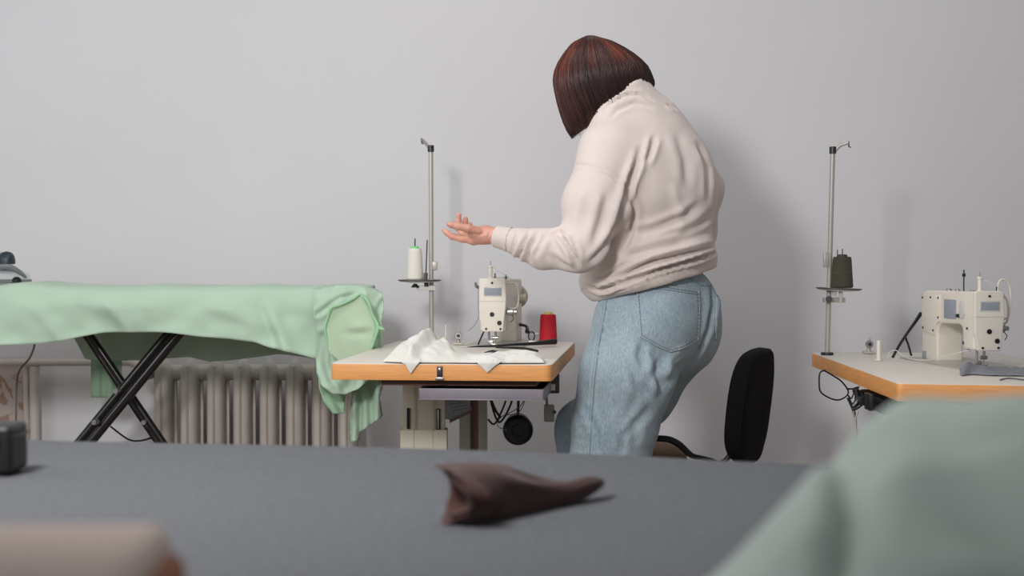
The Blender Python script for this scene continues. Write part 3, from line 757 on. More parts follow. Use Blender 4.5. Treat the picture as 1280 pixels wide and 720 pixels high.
obj('wing_nut', MB().lathe([(.001, 0), (.012, 0), (.012, .003), (.004, .012), (.001, .012)], P(519, 352, 4.84)-Vector((0, 0, .018)), 12).cyl(P(533, 352, 4.84), P(533, 358, 4.84), .007, n=12), M_['darksteel'], s1, world=True)
obj('cable_clip', MB().box((P(540, 327, 4.86).x, 4.85, P(543, 338, 4.86).z), (P(547, 327, 4.86).x, 4.866, P(543, 327, 4.86).z), bev=.003), M_['pole'], s1, world=True)
def cone_thread(name, label, c, r0, r1, h, m, topm, yarn_bands=False, group='cones of sewing thread', tip=None):
    t = thing(name, label, 'thread cone', c, 0, group)
    prof = [(.001, .0), (r0*.9, .0), (r0, .003), (r0*.985, h*.1), (r1*1.04, h*.9), (r1, h*.97), (r1*.9, h), (.001, h)]
    obj('wound_thread', MB().lathe(prof, (0, 0, 0), 40), m, t)
    obj('cone_core', MB().lathe([(.001, h), (r1*.6, h), (r1*.55, h+.006), (r1*.3, h+.007), (.001, h+.007)], (0, 0, 0), 24), topm, t)
    return t
cc = P(518.7, 349.3, 4.84)
cone_thread('thread_cone', 'white thread cone with green tip on the left thread stand', (cc.x, 4.84, pc1.z+.0028), .0262, .0205, .094, M_['whitet'], M_['gplast'])
rc = G(685, 425, ZT1)
cone_thread('thread_cone', 'red thread cone standing on the left sewing table', (P(685.2, 425, 4.78).x, 4.78, ZT1+.001), .0272, .0228, .083, M_['red'], M_['yplast'])
s2, pc2, B2, Tp2 = thread_stand('leaning grey thread stand on the right table holding an olive cone', (1034, 442), (1041, 186), [(1050, 182), (1061, 178)], (1048.5, 361), .065, None, 4.56, tilt=2.2, zt=ZT2)
obj('spool_pin', MB().tube([P(1046.5, 362, 4.54), P(1046.8, 312, 4.54)], .0016, 8), M_['darksteel'], s2, world=True)
obj('spool_pin', MB().tube([P(1052.5, 362, 4.53), P(1053, 311, 4.53)], .0016, 8), M_['darksteel'], s2, world=True)
obj('bracket', MB().box((P(1030, 370, 4.55).x, 4.54, P(1030, 378, 4.55).z), (P(1056, 370, 4.55).x, 4.575, P(1030, 372, 4.55).z), bev=.002), M_['pole'], s2, world=True)
obj('clamp_bolt', MB().cyl(P(1036, 374, 4.52), P(1036, 374, 4.55), .009, n=14), M_['darksteel'], s2, world=True)
obj('wing_nut', MB().cyl(P(1043, 363, 4.54), P(1043, 370, 4.54), .009, .004, n=12).cyl(P(1051, 363, 4.54), P(1051, 379, 4.54), .006, .004, n=12), M_['under'], s2, world=True)
obj('cable_clip', MB().box((P(1029, 315, 4.56).x, 4.55, P(1029, 334, 4.56).z), (P(1036, 315, 4.56).x, 4.566, P(1029, 315, 4.56).z), bev=.003), M_['pole'], s2, world=True)
cc = P(1052.5, 360, 4.54)
cone_thread('thread_cone', 'dark olive thread cone on the right thread stand', (cc.x, 4.54, pc2.z+.0035), .0315, .0255, .088, M_['olive'], mat('olive_core', (60, 58, 50), .6))

# ------------------------------------------------------------------ small tools on table 1
def winder(label, c, s=1.0, flip=1):
    t = thing('bobbin_winder', label, 'bobbin winder', c, 0, 'bobbin winders on the tables')
    obj('base', MB().box((-.016*s, -.02*s, 0), (.016*s, .02*s, .006*s), bev=.002), M_['cream2'], t)
    obj('post', MB().tube([Vector((0, 0, .004*s)), Vector((0, 0, .02*s)), Vector((.002*flip, 0, .045*s))], [.007*s, .005*s, .0035*s], 10), M_['pole'], t)
    obj('disc', MB().cyl((0, -.012*s, .027*s), (0, -.004*s, .027*s), .0115*s, n=24), M_['steel'], t)
    obj('disc_knob', MB().cyl((0, -.017*s, .027*s), (0, -.011*s, .027*s), .005*s, n=16), M_['darksteel'], t)
    return t
w1 = G(573, 431, ZT1); winder('small metal bobbin winder left of the machine on the left table', (w1.x, w1.y, ZT1+.001), .95)
w1 = G(665.5, 430, ZT1)
t = thing('thread_tensioner', 'small metal thread tensioner between the sewing machine and the red cone', 'tool', (w1.x, 4.66, ZT1+.001))
obj('base', MB().box((-.012, -.012, 0), (.014, .014, .012), bev=.003), M_['pole'], t)
obj('ring', MB().tube([Vector((math.cos(a)*.009-.003, 0, .024+math.sin(a)*.013)) for a in [2*PI*k/16 for k in range(17)]], .0022, 6), M_['darksteel'], t)
obj('lever', MB().tube([Vector((-.002, 0, .026)), Vector((.016, 0, .032))], .0016, 6), M_['steel'], t)
w1 = G(557.5, 431, ZT1)
t = obj('spool_post', MB().lathe([(.001, 0), (.009, 0), (.009, .004), (.0032, .006), (.003, .056), (.001, .058)], (w1.x, w1.y, ZT1+.001), 14), M_['under']); tag(t, 'short white spool post behind the white cloth on the left table', 'spool post'); recenter(t)
# black snips lying towards the red cone
sn = thing('thread_snips', 'long black thread snips lying across the left table in front of the machine', 'scissors', G(640, 436, ZT1))
Q = lambda px, py, h=.006: G(px, py, ZT1)+Vector((0, 0, h))
obj('blade', MB().tube([Q(584, 437.5, .008), Q(600, 437, .009), Q(622, 437, .010)], [.0008, .003, .0042], 6), M_['black'], sn, world=True)
obj('grip', MB().tube([Q(620, 437, .010), Q(645, 435.5, .011), Q(668, 434.8, .012), Q(678, 434, .013), Q(694, 433.0, .014)], [.003, .0038, .005, .007, .0085], 10, smooth=3), M_['black'], sn, world=True)
obj('grip', MB().tube([Q(620, 438, .008), Q(646, 439, .009), Q(660, 440.5, .009), Q(672, 441.5, .006)], [.002, .0035, .004, .003], 10, smooth=3), M_['black'], sn, world=True)
tw = obj('tweezers', MB().tube([Q(606, 443.5, .006), Q(616, 442.5, .008), Q(632, 443.2, .006)], [.001, .0028, .0012], 6, smooth=3).tube([Q(608, 444.6, .005), Q(618, 443.6, .0055), Q(632, 443.4, .006)], [.001, .0022, .0012], 6, smooth=3), M_['black']); tag(tw, 'short dark tweezers beside the white cloth on the left table', 'tweezers'); recenter(tw)

# ------------------------------------------------------------------ white garment on table 1
def vmin(u):
    pts = [(.125, .03), (.155, .012), (.17, .002), (.187, -.010), (.199, -.030), (.212, -.012), (.225, .004), (.30, .008), (.35, .006), (.362, -.004), (.385, -.026), (.40, -.012), (.425, .006), (.48, .012), (.52, .02)]
    return np.interp(u, [p[0] for p in pts], [p[1] for p in pts])
def vmax(u):
    pts = [(.125, .06), (.145, .20), (.2, .27), (.27, .27), (.33, .17), (.40, .12), (.45, .12), (.51, .10), (.52, .04)]
    return np.interp(u, [p[0] for p in pts], [p[1] for p in pts])
mb = MB(); NU, NV = 150, 90
us = np.linspace(.125, .52, NU); vs = []
for i, u in enumerate(us):
    a, b = vmin(u), vmax(u)
    for j in range(NV):
        t = j/(NV-1); v = a+(b-a)*t
        vv = max(v, 0)
        edge = min(1, min(t, 1-t)*6, (u-.125)*45, (.52-u)*40)
        edge = max(edge, 0)**.6
        hgt = .038*math.exp(-((u-.235)/.050)**2-((vv-.13)/.085)**2)+.032*math.exp(-((u-.185)/.042)**2-((vv-.12)/.10)**2)
        hgt += .012*math.exp(-((u-.45)/.08)**2)*math.exp(-((vv-.05)/.06)**2)+.010
        q = Vector((u*13, vv*15, 0))
        rid = (.5-abs(noise.noise(q)))*.022+(.5-abs(noise.noise(q*2.1+Vector((5, 3, 1)))))*.018-.006
        fold = .012*math.exp(-((u-.215-.25*(vv-.1))/.009)**2)-.012*math.exp(-((u-.235-.25*(vv-.1))/.010)**2)+.008*math.exp(-((u-.275+.35*(vv-.1))/.010)**2)
        h = (hgt+(rid*(1-.55*min(1, hgt/.05))+fold)*min(1, hgt/.03))*edge
        if v < .012:
            lim = .006+.02*edge*max(0, v/.012)+.004
            h = min(h, lim+.03*max(0, v)/.012*.5)
        pz = .003+max(h, 0)
        if v < 0:
            p = T1(u, -.004-.003*math.sin(t*9), 0); p.z = ZT1+.006+v
        else: p = T1(u, v, pz)
        vs.append(p)
mb.add(vs, [(i*NV+j, (i+1)*NV+j, (i+1)*NV+j+1, i*NV+j+1) for i in range(NU-1) for j in range(NV-1)])
wg = obj('white_cloth', mb, M_['white'], angle=180, solid=.0015); tag(wg, 'crumpled white cotton garment piled on the front of the left sewing table', 'cloth'); recenter(wg)

# ================================================================== table 2
Cc = G(1122, 479.2, ZT2)
cor2 = [(.876, 4.68, 0), (Cc.x, Cc.y, 0), (1.42, 3.47, 0), (1.42, 4.68, 0)]
t2 = thing('sewing_table', 'pale topped sewing table with orange wood edge at the right side', 'table', (1.14, 4.05, 0), 0, 'sewing tables with wooden edges')
tabletop(t2, cor2, ZT2, corner_r=.012)
for d in (3.75, 4.42):
    obj('leg', MB().box((1.10, d, .06), (1.20, d+.05, ZT2-.055), bev=.003), M_['legp'], t2, world=True)
    obj('foot_bar', MB().box((.93, d-.01, 0), (1.37, d+.06, .06), bev=.006), M_['legp'], t2, world=True)
obj('support_batten', MB().box((.98, 3.62, ZT2-.056), (1.36, 4.5, ZT2-.0405), bev=.002), M_['darkwood'], t2, world=True)
mot = MB().box((.885, 3.78, P(1100, 515, 3.9).z), (1.10, 4.10, ZT2-.057), bev=.012)
mot.lathe([(.001, 0), (.03, 0), (.04, .006), (.04, .05), (.001, .05)], (0, 0, 0), 28, M=Matrix.Translation(P(1128, 508, 3.83)) @ Matrix.Rotation(PI/2, 4, 'X'))
obj('motor', mot, M_['black'], t2, world=True)
obj('motor_plate', MB().box((P(1085, 490, 3.82).x, 3.80, P(1085, 513, 3.82).z), (P(1090, 490, 3.82).x, 3.86, ZT2-.045), bev=.002), M_['darksteel'], t2, world=True)
obj('linkage', MB().tube([P(1070, 486, 4.0), P(1072, 500, 4.0), P(1066, 508, 4.0)], .007, 8, smooth=3).tube([P(1066, 488, 4.0), P(1078, 492, 4.0), P(1076, 506, 4.0), P(1065, 512, 4.0)], .005, 8, smooth=3).tube([P(1060, 497, 4.0), P(1066, 510, 4.0), P(1069, 522, 4.0)], .004, 8).box((P(1070, 494, 4.02).x, 3.99, P(1070, 505, 4.02).z), (P(1078, 494, 4.02).x, 4.04, P(1078, 494, 4.02).z), bev=.003), M_['darksteel'], t2, world=True)
obj('knee_lifter', MB().tube([P(1066, 514, 3.98), P(1069, 524, 3.98), P(1072, 514, 3.98)], .0035, 8).tube([P(1069, 522, 3.98), P(1070, 560, 3.98)], .004, 8), M_['pole'], t2, world=True)
0 and obj('oil_bottle', MB().lathe([(.001, 0), (.012, 0), (.013, .004), (.013, .03), (.006, .036), (.005, .05), (.001, .052)], P(1124, 523, 3.75), 16), M_['clear'], t2, world=True)
obj('switch_box', MB().box((P(1140, 512, 3.7).x, 3.69, P(1140, 522, 3.7).z), (P(1167, 512, 3.7).x, 3.78, ZT2-.057), bev=.003), M_['darksteel'], t2, world=True)
obj('switch_face', MB().box((P(1150, 514, 3.69).x, 3.685, P(1140, 521, 3.69).z), (P(1167, 514, 3.69).x, 3.692, P(1140, 514, 3.69).z), bev=.001), M_['under'], t2, world=True)
for pts, r, d in (([(1032, 463), (1025, 466), (1024, 480), (1026, 490), (1036, 497), (1048, 500), (1058, 495), (1060, 488), (1052, 477), (1042, 470), (1030, 463)], .0022, 4.3), ([(1058, 486), (1066, 486), (1072, 484)], .0022, 4.2), ([(1060, 494), (1064, 498), (1068, 490), (1074, 483)], .0022, 4.2)):
    obj('cable', MB().tube([P(a, b, d) for a, b in pts], r, 8, smooth=6), M_['black'], t2, world=True)
# things on table 2
w1 = G(1086, 442, ZT2); winder('small metal bobbin winder on the right table beside a cream post', (w1.x, w1.y, ZT2+.001), .98, 1)
w1 = G(1098.5, 451, ZT2)
t = obj('spool_post', MB().lathe([(.001, 0), (.012, 0), (.012, .003), (.0065, .004), (.006, .050), (.0045, .054), (.001, .055)], (w1.x, w1.y, ZT2+.001), 18), M_['cream']); tag(t, 'cream upright spool post on the right sewing table', 'spool post'); recenter(t)
Q2 = lambda px, py, h: P(px, py, 0) if False else None
cb = obj('machine_cable', MB().tube([P(1151, 392, 4.42), P(1143, 404, 4.38), P(1133, 418, 4.34), P(1124, 432, 4.30), P(1116, 446.5, 4.27)], [.0055, .0045, .004, .0038, .0035], 8, smooth=4).tube([P(1132, 422, 4.33), P(1136, 433, 4.33), P(1139, 444, 4.31)], .003, 8, smooth=4), M_['black']); tag(cb, 'thick black cable running down from the right machine to its table', 'cable'); recenter(cb)
th = obj('loose_thread', MB().tube([P(1110, 447.5, 4.3), P(1112, 440, 4.3), P(1120, 438, 4.28), P(1128, 444, 4.26), P(1138, 448.5, 4.2), P(1160, 450, 4.12), P(1190, 443, 4.02), P(1206, 439, 4.0), P(1216, 438, 3.99)], .0011, 6, smooth=6), M_['thread']); tag(th, 'thin pale thread looping over the right table towards the machine', 'thread'); recenter(th)
# grey denim piece under the foot
mb = MB(); NU, NV = 70, 26; vs = []
for i in range(NU):
    s = i/(NU-1); pxx = 1200+s*190
    yb = np.interp(pxx, [1200, 1204, 1225, 1260, 1400], [466, 463, 460, 460.5, 462]); yf = np.interp(pxx, [1200, 1204, 1214, 1240, 1290, 1400], [470, 470.5, 469, 470.5, 471, 474])
    for j in range(NV):
        t = j/(NV-1); g = G(pxx, yb+(yf-yb)*t, ZT2)
        h = .003+.020*math.exp(-((pxx-1209)/9)**2)*math.sin(PI*min(1, t*1.1))**.7*(1 if t < .95 else .5)+.010*math.exp(-((pxx-1228)/14)**2)*math.sin(PI*t)+.003*abs(noise.noise(Vector((pxx*.08, t*3, 0))))
        vs.append(g+Vector((0, 0, h)))
mb.add(vs, [(i*NV+j, (i+1)*NV+j, (i+1)*NV+j+1, i*NV+j+1) for i in range(NU-1) for j in range(NV-1)])
dn_ = obj('denim_piece', mb, M_['denim'], angle=180, solid=.0016); tag(dn_, 'grey denim strip with curled end lying under the right machine needle', 'fabric'); recenter(dn_)
dt = obj('dark_thread', MB().tube([G(1250, 476, ZT2)+Vector((0, 0, .002)), G(1262, 475, ZT2)+Vector((0, 0, .004)), G(1284, 476.5, ZT2)+Vector((0, 0, .002))], .0018, 6, smooth=4), M_['denimd']); tag(dt, 'short dark thread scrap in front of the grey denim strip', 'thread'); recenter(dt)

# ================================================================== chair
ch = thing('sewing_chair', 'black padded chair with brown seat behind the standing woman', 'chair', (P(872, 560, 4.40).x, 4.42, 0))
bc = P(936, 507, 4.42)
wv = Vector((.065, .165, 0)); up = Vector((P(943, 434, 4.42)-P(926, 578, 4.42)))/2; nv = wv.cross(up).normalized()
if nv.x > 0: nv = -nv    # towards the sitter (left)
def rr(k, n=40, rad=.42, sc=1.0, taper=0):
    # rounded outline in the (w, up) plane, top rounder than bottom
    a = 2*PI*k/n; c, s_ = math.cos(a), math.sin(a)
    e = .62 if s_ > 0 else .42
    x = math.copysign(abs(c)**(.62), c); y = math.copysign(abs(s_)**(e*1.1), s_)
    return x*sc, y*sc
mb = MB(); n = 44; R = []
for off, sc in ((-.018, .90), (-.022, .96), (-.016, 1.0), (.012, 1.0), (.024, .95), (.030, .85), (.034, .6), (.036, .2)):
    ring = []
    for k in range(n):
        x, y = rr(k, n, sc=sc)
        if y < 0: x *= 1-.10*abs(y)**2; y *= 1-.16*max(0, -x)**1.5
        ring.append(bc+wv*x+up*y+nv*off+nv*(-.012*(1-x*x)))
    R.append(ring)
obj('backrest', MB().rings(R), M_['blackf'], ch, world=True, angle=60)
mb = MB(); R = []
for off, sc in ((-.024, .5), (-.028, .93), (-.024, .985), (-.014, .985)):
    R.append([bc+wv*x*(1-.10*min(0, y)**2)+up*y*(1-.16*(max(0, -x)**1.5 if y < 0 else 0))+nv*off for x, y in [rr(k, n, sc=sc) for k in range(n)]])
obj('back_shell', MB().rings(R), M_['blackf'], ch, world=True, angle=60)
for (px, py) in ((968, 487), (966, 507), (961, 537), (957, 551)):
    c = P(px-8, py, 4.57); obj('edge_button', MB().cyl(c, c+Vector((.006, 0, 0)), .004, n=10), M_['black'], ch, world=True)
sc_ = Vector((.345, 4.5, 0))
R = []
for z, s_ in ((.440, .80), (.447, .95), (.465, 1.0), (.485, 1.0), (.497, .93), (.505, .75), (.507, .3)):
    R.append([Vector((sc_.x+math.copysign(abs(math.cos(a))**.7, math.cos(a))*.145*s_, 4.5+math.copysign(abs(math.sin(a))**.7, math.sin(a))*.16*s_, z)) for a in [2*PI*k/40 for k in range(40)]])
obj('seat', MB().rings(R), M_['seatb'], ch, world=True, angle=60)
obj('seat_pan', MB().cyl((sc_.x, 4.5, .42), (sc_.x, 4.5, .441), .12), M_['black'], ch, world=True)
obj('back_support', MB().tube([P(931, 558, 4.42), P(916, 566, 4.42), P(906, 576, 4.42), P(896, 582, 4.42), P(880, 592, 4.42), (sc_.x+.12, 4.48, .43), (sc_.x+.02, 4.5, .425)], .0075, 12, smooth=5), M_['black'], ch, world=True)
obj('arm_loop', MB().tube([P(780, 551, 4.32), P(800, 548, 4.30), P(815, 548, 4.28), P(835, 549, 4.27), P(848, 555, 4.27), P(858, 564, 4.28), P(866, 570, 4.30), P(880, 573, 4.32), P(894, 577.5, 4.36), P(904, 590, 4.40), (sc_.x+.10, 4.47, .425)], [.0075, .0085, .0085, .0088, .009, .0085, .0075, .006, .006, .006, .006], 12, smooth=5), M_['black'], ch, world=True)
obj('gas_column', MB().cyl((sc_.x, 4.5, .10), (sc_.x, 4.5, .43), .025), M_['blackm'], ch, world=True)
for k in range(5):
    a = 2*PI*k/5+.3; e = Vector((sc_.x+math.cos(a)*.27, 4.5+math.sin(a)*.27, .07))
    lg = obj('base_arm', MB().tube([Vector((sc_.x, 4.5, .11)), e], [.022, .014], 10), M_['black'], ch, world=True)
    obj('caster', MB().cyl((e.x-.01, e.y, .026), (e.x+.01, e.y, .026), .026).cyl((e.x, e.y, .03), (e.x, e.y, .075), .006), M_['black'], ch, world=True)

# ================================================================== the foreground worktable
ZF = .78
e0 = G(0, 547, ZF); e1 = G(980, 580, ZF)
ed = (e1-e0).normalized(); en = Vector((-ed.y, ed.x, 0))   # away from the camera
o0 = e0-ed*1.0; Lf = 2.6
wt = thing('cutting_table', 'large worktable in the foreground under a grey felt cover', 'table', (0.1, 1.4, 0))
def FT(s, t, z=ZF): p = o0+ed*s-en*t; return (p.x, p.y, z)
mb = MB(); pol = [FT(.02, .02)[:2], FT(Lf-.02, .02)[:2], FT(Lf-.02, 1.85)[:2], FT(.02, 1.85)[:2]]
mb.prism(pol, lambda a, b, t: (a, b, t), ZF-.035, ZF-.006, bev=.003); obj('tabletop', mb, M_['darkwood'], wt, world=True)
for s, t in ((.1, .1), (Lf-.1, .1), (.1, 1.77), (Lf-.1, 1.77)):
    x, y, _ = FT(s, t); obj('leg', MB().box((x-.03, y-.03, 0), (x+.03, y+.03, ZF-.036), bev=.004), M_['darkwood'], wt, world=True)
mb = MB(); NS, NT = 120, 60; vs = []
prof = [(1.87, 0), ]+[(1.87-1.85*k/40, 0) for k in range(1, 40)]+[(.022, 0), (.010, -.001), (.002, -.005), (-.004, -.014), (-.006, -.03), (-.007, -.08), (-.009, -.16)]
for i in range(NS):
    s = Lf*i/(NS-1)
    for (t, z) in prof:
        px_ = o0+ed*s
        wz = .0035*math.sin(s*4.2+.6)*math.exp(-(t/.25)**2)+.0012*noise.noise(Vector((s*6, t*6, 0)))
        x, y, _ = FT(s, t-.012*noise.noise(Vector((s*5, 0, z*8)))*(1 if z < -.02 else 0))
        vs.append((x, y, ZF+z+wz*(1 if z > -.02 else 0)+.0015))
k = len(prof)
mb.add(vs, [(i*k+j, (i+1)*k+j, (i+1)*k+j+1, i*k+j+1) for i in range(NS-1) for j in range(k-1)])
cv = obj('felt_cover', mb, M_['felt'], angle=180, solid=.004); tag(cv, 'flat grey felt cloth covering the whole foreground worktable', 'tablecloth'); recenter(cv)

# ------------------------------------------------------------------ brown folded cloth
mb = MB(); R = []
top = [(560, 580), (566, 577), (577, 576), (600, 577), (625, 579), (645, 586), (665, 592), (685, 600), (705, 603), (722, 599), (738, 594), (750, 595), (756, 600)]
bot = [(556, 656), (563, 664), (577, 668), (600, 667), (625, 664), (645, 658), (665, 650), (685, 642), (705, 634), (722, 627), (738, 620), (750, 612), (756, 606)]
n = 48; ds = np.linspace(1.56, 1.74, len(top))
for i, (a, b) in enumerate(zip(top, bot)):
    d = ds[i]; A = P(*a, d); B = P(*b, d); c = (A+B)/2; h = (A.z-B.z)/2
    w = h*.95+.006
    ring = []
    for k in range(n):
        t = 2*PI*k/n; s_, c_ = math.sin(t), math.cos(t)     # t=0 away from the camera, pi toward it
        rr_ = 1+.04*math.sin(3*t+i*.4)+.02*math.sin(7*t-i*.5)
        x_ = 0
        if 5 <= i <= 10:      # valley between the upper flap and the lower roll
            tv = 2.3-.13*(i-3); rr_ *= 1-.26*math.exp(-((t-tv)/.20)**2)*min(1, (i-4)/2)*min(1, (11-i)/2)
            rr_ *= 1+.06*math.exp(-((t-tv-.5)/.25)**2)
        if i < 5: x_ = (.024*max(0, -c_)-.004*max(0, c_)-.004*s_)*(1-i/5)
        if i < 4: x_ += -.004*math.exp(-((t-3.6)/.5)**2)+.006*math.sin(t*2+1)
        ring.append(Vector((c.x+x_, c.y+c_*w*rr_, c.z+s_*h*rr_)))
    R.append(ring)
front = R[0]
# hollow end: fold in then back out for the rolled layers
inner = []
c0 = sum(front, Vector())/n
for sc, dx in ((.95, -.002), (.88, .0), (.82, .022), (.74, .022), (.70, .002), (.60, .0), (.52, .020), (.3, .022)):
    inner.append([c0+(p-c0)*sc+Vector((dx+.004*math.sin(2*PI*k/n*2+sc*9), 0, 0)) for k, p in enumerate(front)])
R = list(reversed(inner))+R
mb.rings(R)
zmin = min(v[2] for v in mb.v)
vv = []
for v in mb.v:
    x, y, z = v; fl = ZF+.004
    nzz = noise.noise(Vector((x*30, y*30, z*30)))*.003
    vv.append((x, y+nzz, max(z+nzz, fl)))
mb.v = vv
bt = obj('brown_cloth', mb, M_['brown'], angle=180, sub=1); tag(bt, 'dark brown rolled cloth lying on the grey felt table', 'cloth'); recenter(bt)

# ------------------------------------------------------------------ sage cloth heap at the right
def hN(x, y):
    q = x*.84/max(y, .72)
    base = np.interp(q, [.03, .075, .111, .134, .155, .178, .205, .235, .269, .40, .5, .6], [0, .055, .098, .131, .161, .180, .187, .190, .197, .2, .12, 0])
    fb = np.interp(y, [.56, .62, .72, .80, .86, .93, .98], [0, .7, .95, 1, .97, .55, 0])
    return base*fb
mb = MB(); NX_, NY_ = 130, 90; vs = []
for i in range(NX_):
    x = .02+.62*i/(NX_-1)
    for j in range(NY_):
        y = .555+.43*j/(NY_-1)
        h = hN(x-.006, y)*.965
        k = 1.7*min(1, h/.05)*min(1, max(0, (.97-y)/.1))
        f = .012*noise.noise(Vector((x*12+y*9, y*6-x*4, 2)))+.004*math.sin((x*.8+y*.6)*50)-.018*math.exp(-(((x-.170)-(y-.80)*.25)/.012)**2)*math.exp(-((y-.72)/.09)**2)-.014*math.exp(-(((x-.215)+(y-.82)*.6)/.014)**2)*math.exp(-((y-.78)/.07)**2)-.016*math.exp(-(((x-.29)+(y-.70)*.8)/.02)**2)
        vs.append((x+.006*noise.noise(Vector((y*10, x*4, 9))), y, ZF+.008+h+f*k))
mb.add(vs, [(i*NY_+j, (i+1)*NY_+j, (i+1)*NY_+j+1, i*NY_+j+1) for i in range(NX_-1) for j in range(NY_-1)])
sg = obj('sage_cloth', mb, M_['sage'], angle=180, solid=.004); tag(sg, 'out of focus heap of sage green cloth at the lower right corner', 'cloth'); recenter(sg)

# ------------------------------------------------------------------ black case at the far left, beige box at the lower left
a = G(0, 594, ZF)
bk = thing('black_case', 'small black case standing on the grey felt table at the left edge', 'case', (P(-17, 590, 1.9).x, 1.92, ZF+.006))
zz = P(0, 533, 1.9).z-ZF-.004
obj('case_body', MB().box((-.038, -.035, 0), (.034, .035, zz), bev=.009, seg=4), M_['black'], bk)
obj('case_lid', MB().box((-.036, -.033, zz*.72), (.0355, .0365, zz*.80), bev=.003), M_['blackm'], bk)
obj('case_latch', MB().box((.002, -.040, zz*.55), (.020, -.034, zz*.82), bev=.002), M_['blackm'], bk)
bx = thing('beige_box', 'blurred beige box with brown end at the lower left corner', 'box', (-.322, .76, ZF+.006), math.radians(3))
obj('box_body', MB().box((-.24, -.10, 0), (.15, .06, .125), bev=.014, seg=4), M_['beige'], bx)
obj('box_end', MB().box((.115, -.104, -.0), (.158, .056, .112), bev=.014, seg=4), M_['tan'], bx)

# ================================================================== the woman
Fd = Vector((-.77, .64, 0)).normalized(); Ld = Vector((-Fd.y, Fd.x, 0)); Up = Vector((0, 0, 1))   # facing, her left, up
AX = [tuple(Ld), tuple(Fd), tuple(Up)]
DW = 4.2
wo = thing('person', 'woman in cream sweatshirt and light blue jeans standing with one hand held out', 'person', (P(800, 500, DW).x, DW, 0))
def tiltax(pitch):   # head frame: forward pitched down
    c, s = math.cos(pitch), math.sin(pitch)
    f = Fd*c-Up*s; u = Up*c+Fd*s
    return [tuple(Ld), tuple(f), tuple(u)], f, u
# --- joints
sh_l = P(757, 196, 4.06); el_l = P(728, 312, 3.99); wr_l = P(616, 295, 4.03)
sh_r = P(862, 190, 4.33); el_r = P(872, 264, 4.40); wr_r = P(800, 290, 4.50)
pel = P(822, 405, 4.2); chest = P(815, 215, 4.2); neckb = P(790, 150, 4.2); headc = P(752, 104, 4.17)
hip_l = P(800, 425, 4.13); kn_l = P(762, 585, 4.12); an_l = Vector((kn_l.x+.02, 4.10, .09))
hip_r = P(846, 425, 4.29); kn_r = P(732, 560, 4.36); an_r = Vector((kn_r.x-.01, 4.36, .09))
def foot(a): return [(cone(a, a-Up*.05+Fd*.02, .036, .034), .03), (cone(a-Up*.055-Fd*.03, a-Up*.065+Fd*.16, .030, .022), .04)]
HA, hf, hu = tiltax(.62)
headp = [(ell(headc+hu*.015, HA, (.073, .092, .10)), .03), (ell(headc+hf*.035-hu*.055, HA, (.052, .055, .06)), .04),
         (cone(headc+hf*.088-hu*.005, headc+hf*.106-hu*.035, .008, .012), .012), (ell(headc+hf*.088-hu*.068, HA, (.020, .010, .009)), .008),
         (ell(headc+Ld*.074-hu*.005, HA, (.010, .02, .032)), .008), (ell(headc-Ld*.074-hu*.005, HA, (.010, .02, .032)), .008),
         (ell(headc+hf*.085-hu*.098, HA, (.022, .018, .016)), .02)]
bodyp = headp+[(cone(headc-hf*.02-hu*.05, neckb, .040, .045), .03), (cone(neckb, chest, .07, .11), .06),
    (ell(P(815, 200, 4.2), AX, (.165, .095, .12)), .06), (ell(P(818, 280, 4.2), AX, (.135, .09, .15)), .06), (ell(pel+Up*.02, AX, (.155, .11, .12)), .06),
    (cone(sh_l, el_l, .045, .036), .04), (cone(el_l, wr_l, .036, .023), .02), (cone(sh_r, el_r, .045, .036), .04), (cone(el_r, wr_r, .036, .024), .02),
    (cone(hip_l, kn_l, .08, .052), .05), (cone(kn_l, an_l, .05, .034), .03), (cone(hip_r, kn_r, .07, .040), .03), (cone(kn_r, an_r, .040, .034), .02)]+foot(an_l)+foot(an_r)
V, Fc, N = nets(union(bodyp), (-.05, 3.85, .0), (.65, 4.72, 1.66), .011)
# hands: palm up, thumb nearest the camera, two fingers curled up behind
def hand(fingers, palm, k=.006):
    pr = [(cone(a, b, ra, rb), kk) for a, b, ra, rb, kk in palm]
    base = union(pr)
    fs = []
    for ch_ in fingers:
        segs = [(cone(ch_[i][0], ch_[i+1][0], ch_[i][1], ch_[i+1][1]), .004) for i in range(len(ch_)-1)]
        fs.append(union(segs))
    def f(X):
        d = base(X)
        acc = None
        for q in fs:
            v = q(X); acc = v if acc is None else np.minimum(acc, v)
        return smin(d, acc, .009)
    return f
W_ = wr_l
palm = [(P(620, 294.5, 4.028), P(606, 293.5, 4.035), .0205, .0215, .01), (P(606, 293.5, 4.03), P(591, 291, 4.03), .019, .0135, .012), (P(608, 294, 4.04), P(592, 299, 4.05), .0195, .0145, .012),
        (P(604, 296, 4.06), P(594, 299, 4.10), .018, .014, .012), (P(600, 296, 4.08), P(600, 292, 4.12), .013, .012, .012)]
fingers = [
    [(P(596, 289, 4.018), .0115), (P(585, 285.5, 4.008), .0100), (P(572, 283, 4.004), .0088), (P(563.5, 281, 4.002), .0074), (P(560.5, 280.2, 4.002), .0055)],     # thumb
    [(P(592, 299, 4.05), .0125), (P(578, 298.5, 4.06), .0092), (P(565, 295.5, 4.075), .0080), (P(558.5, 291, 4.08), .0070), (P(554.5, 287.8, 4.085), .0052)],  # index
    [(P(592, 300, 4.085), .0115), (P(580, 296, 4.11), .0088), (P(573.5, 286, 4.13), .0078), (P(573.0, 276, 4.13), .0070), (P(573.8, 268.5, 4.125), .0058)],
    [(P(595, 299, 4.115), .0105), (P(586, 294, 4.135), .0084), (P(581, 284, 4.15), .0074), (P(581.5, 276, 4.148), .0066), (P(582.3, 273, 4.145), .0055)],
    [(P(600, 297, 4.135), .0095), (P(593, 292, 4.155), .0074), (P(588, 285, 4.16), .0064), (P(587.5, 280, 4.158), .0052)]]
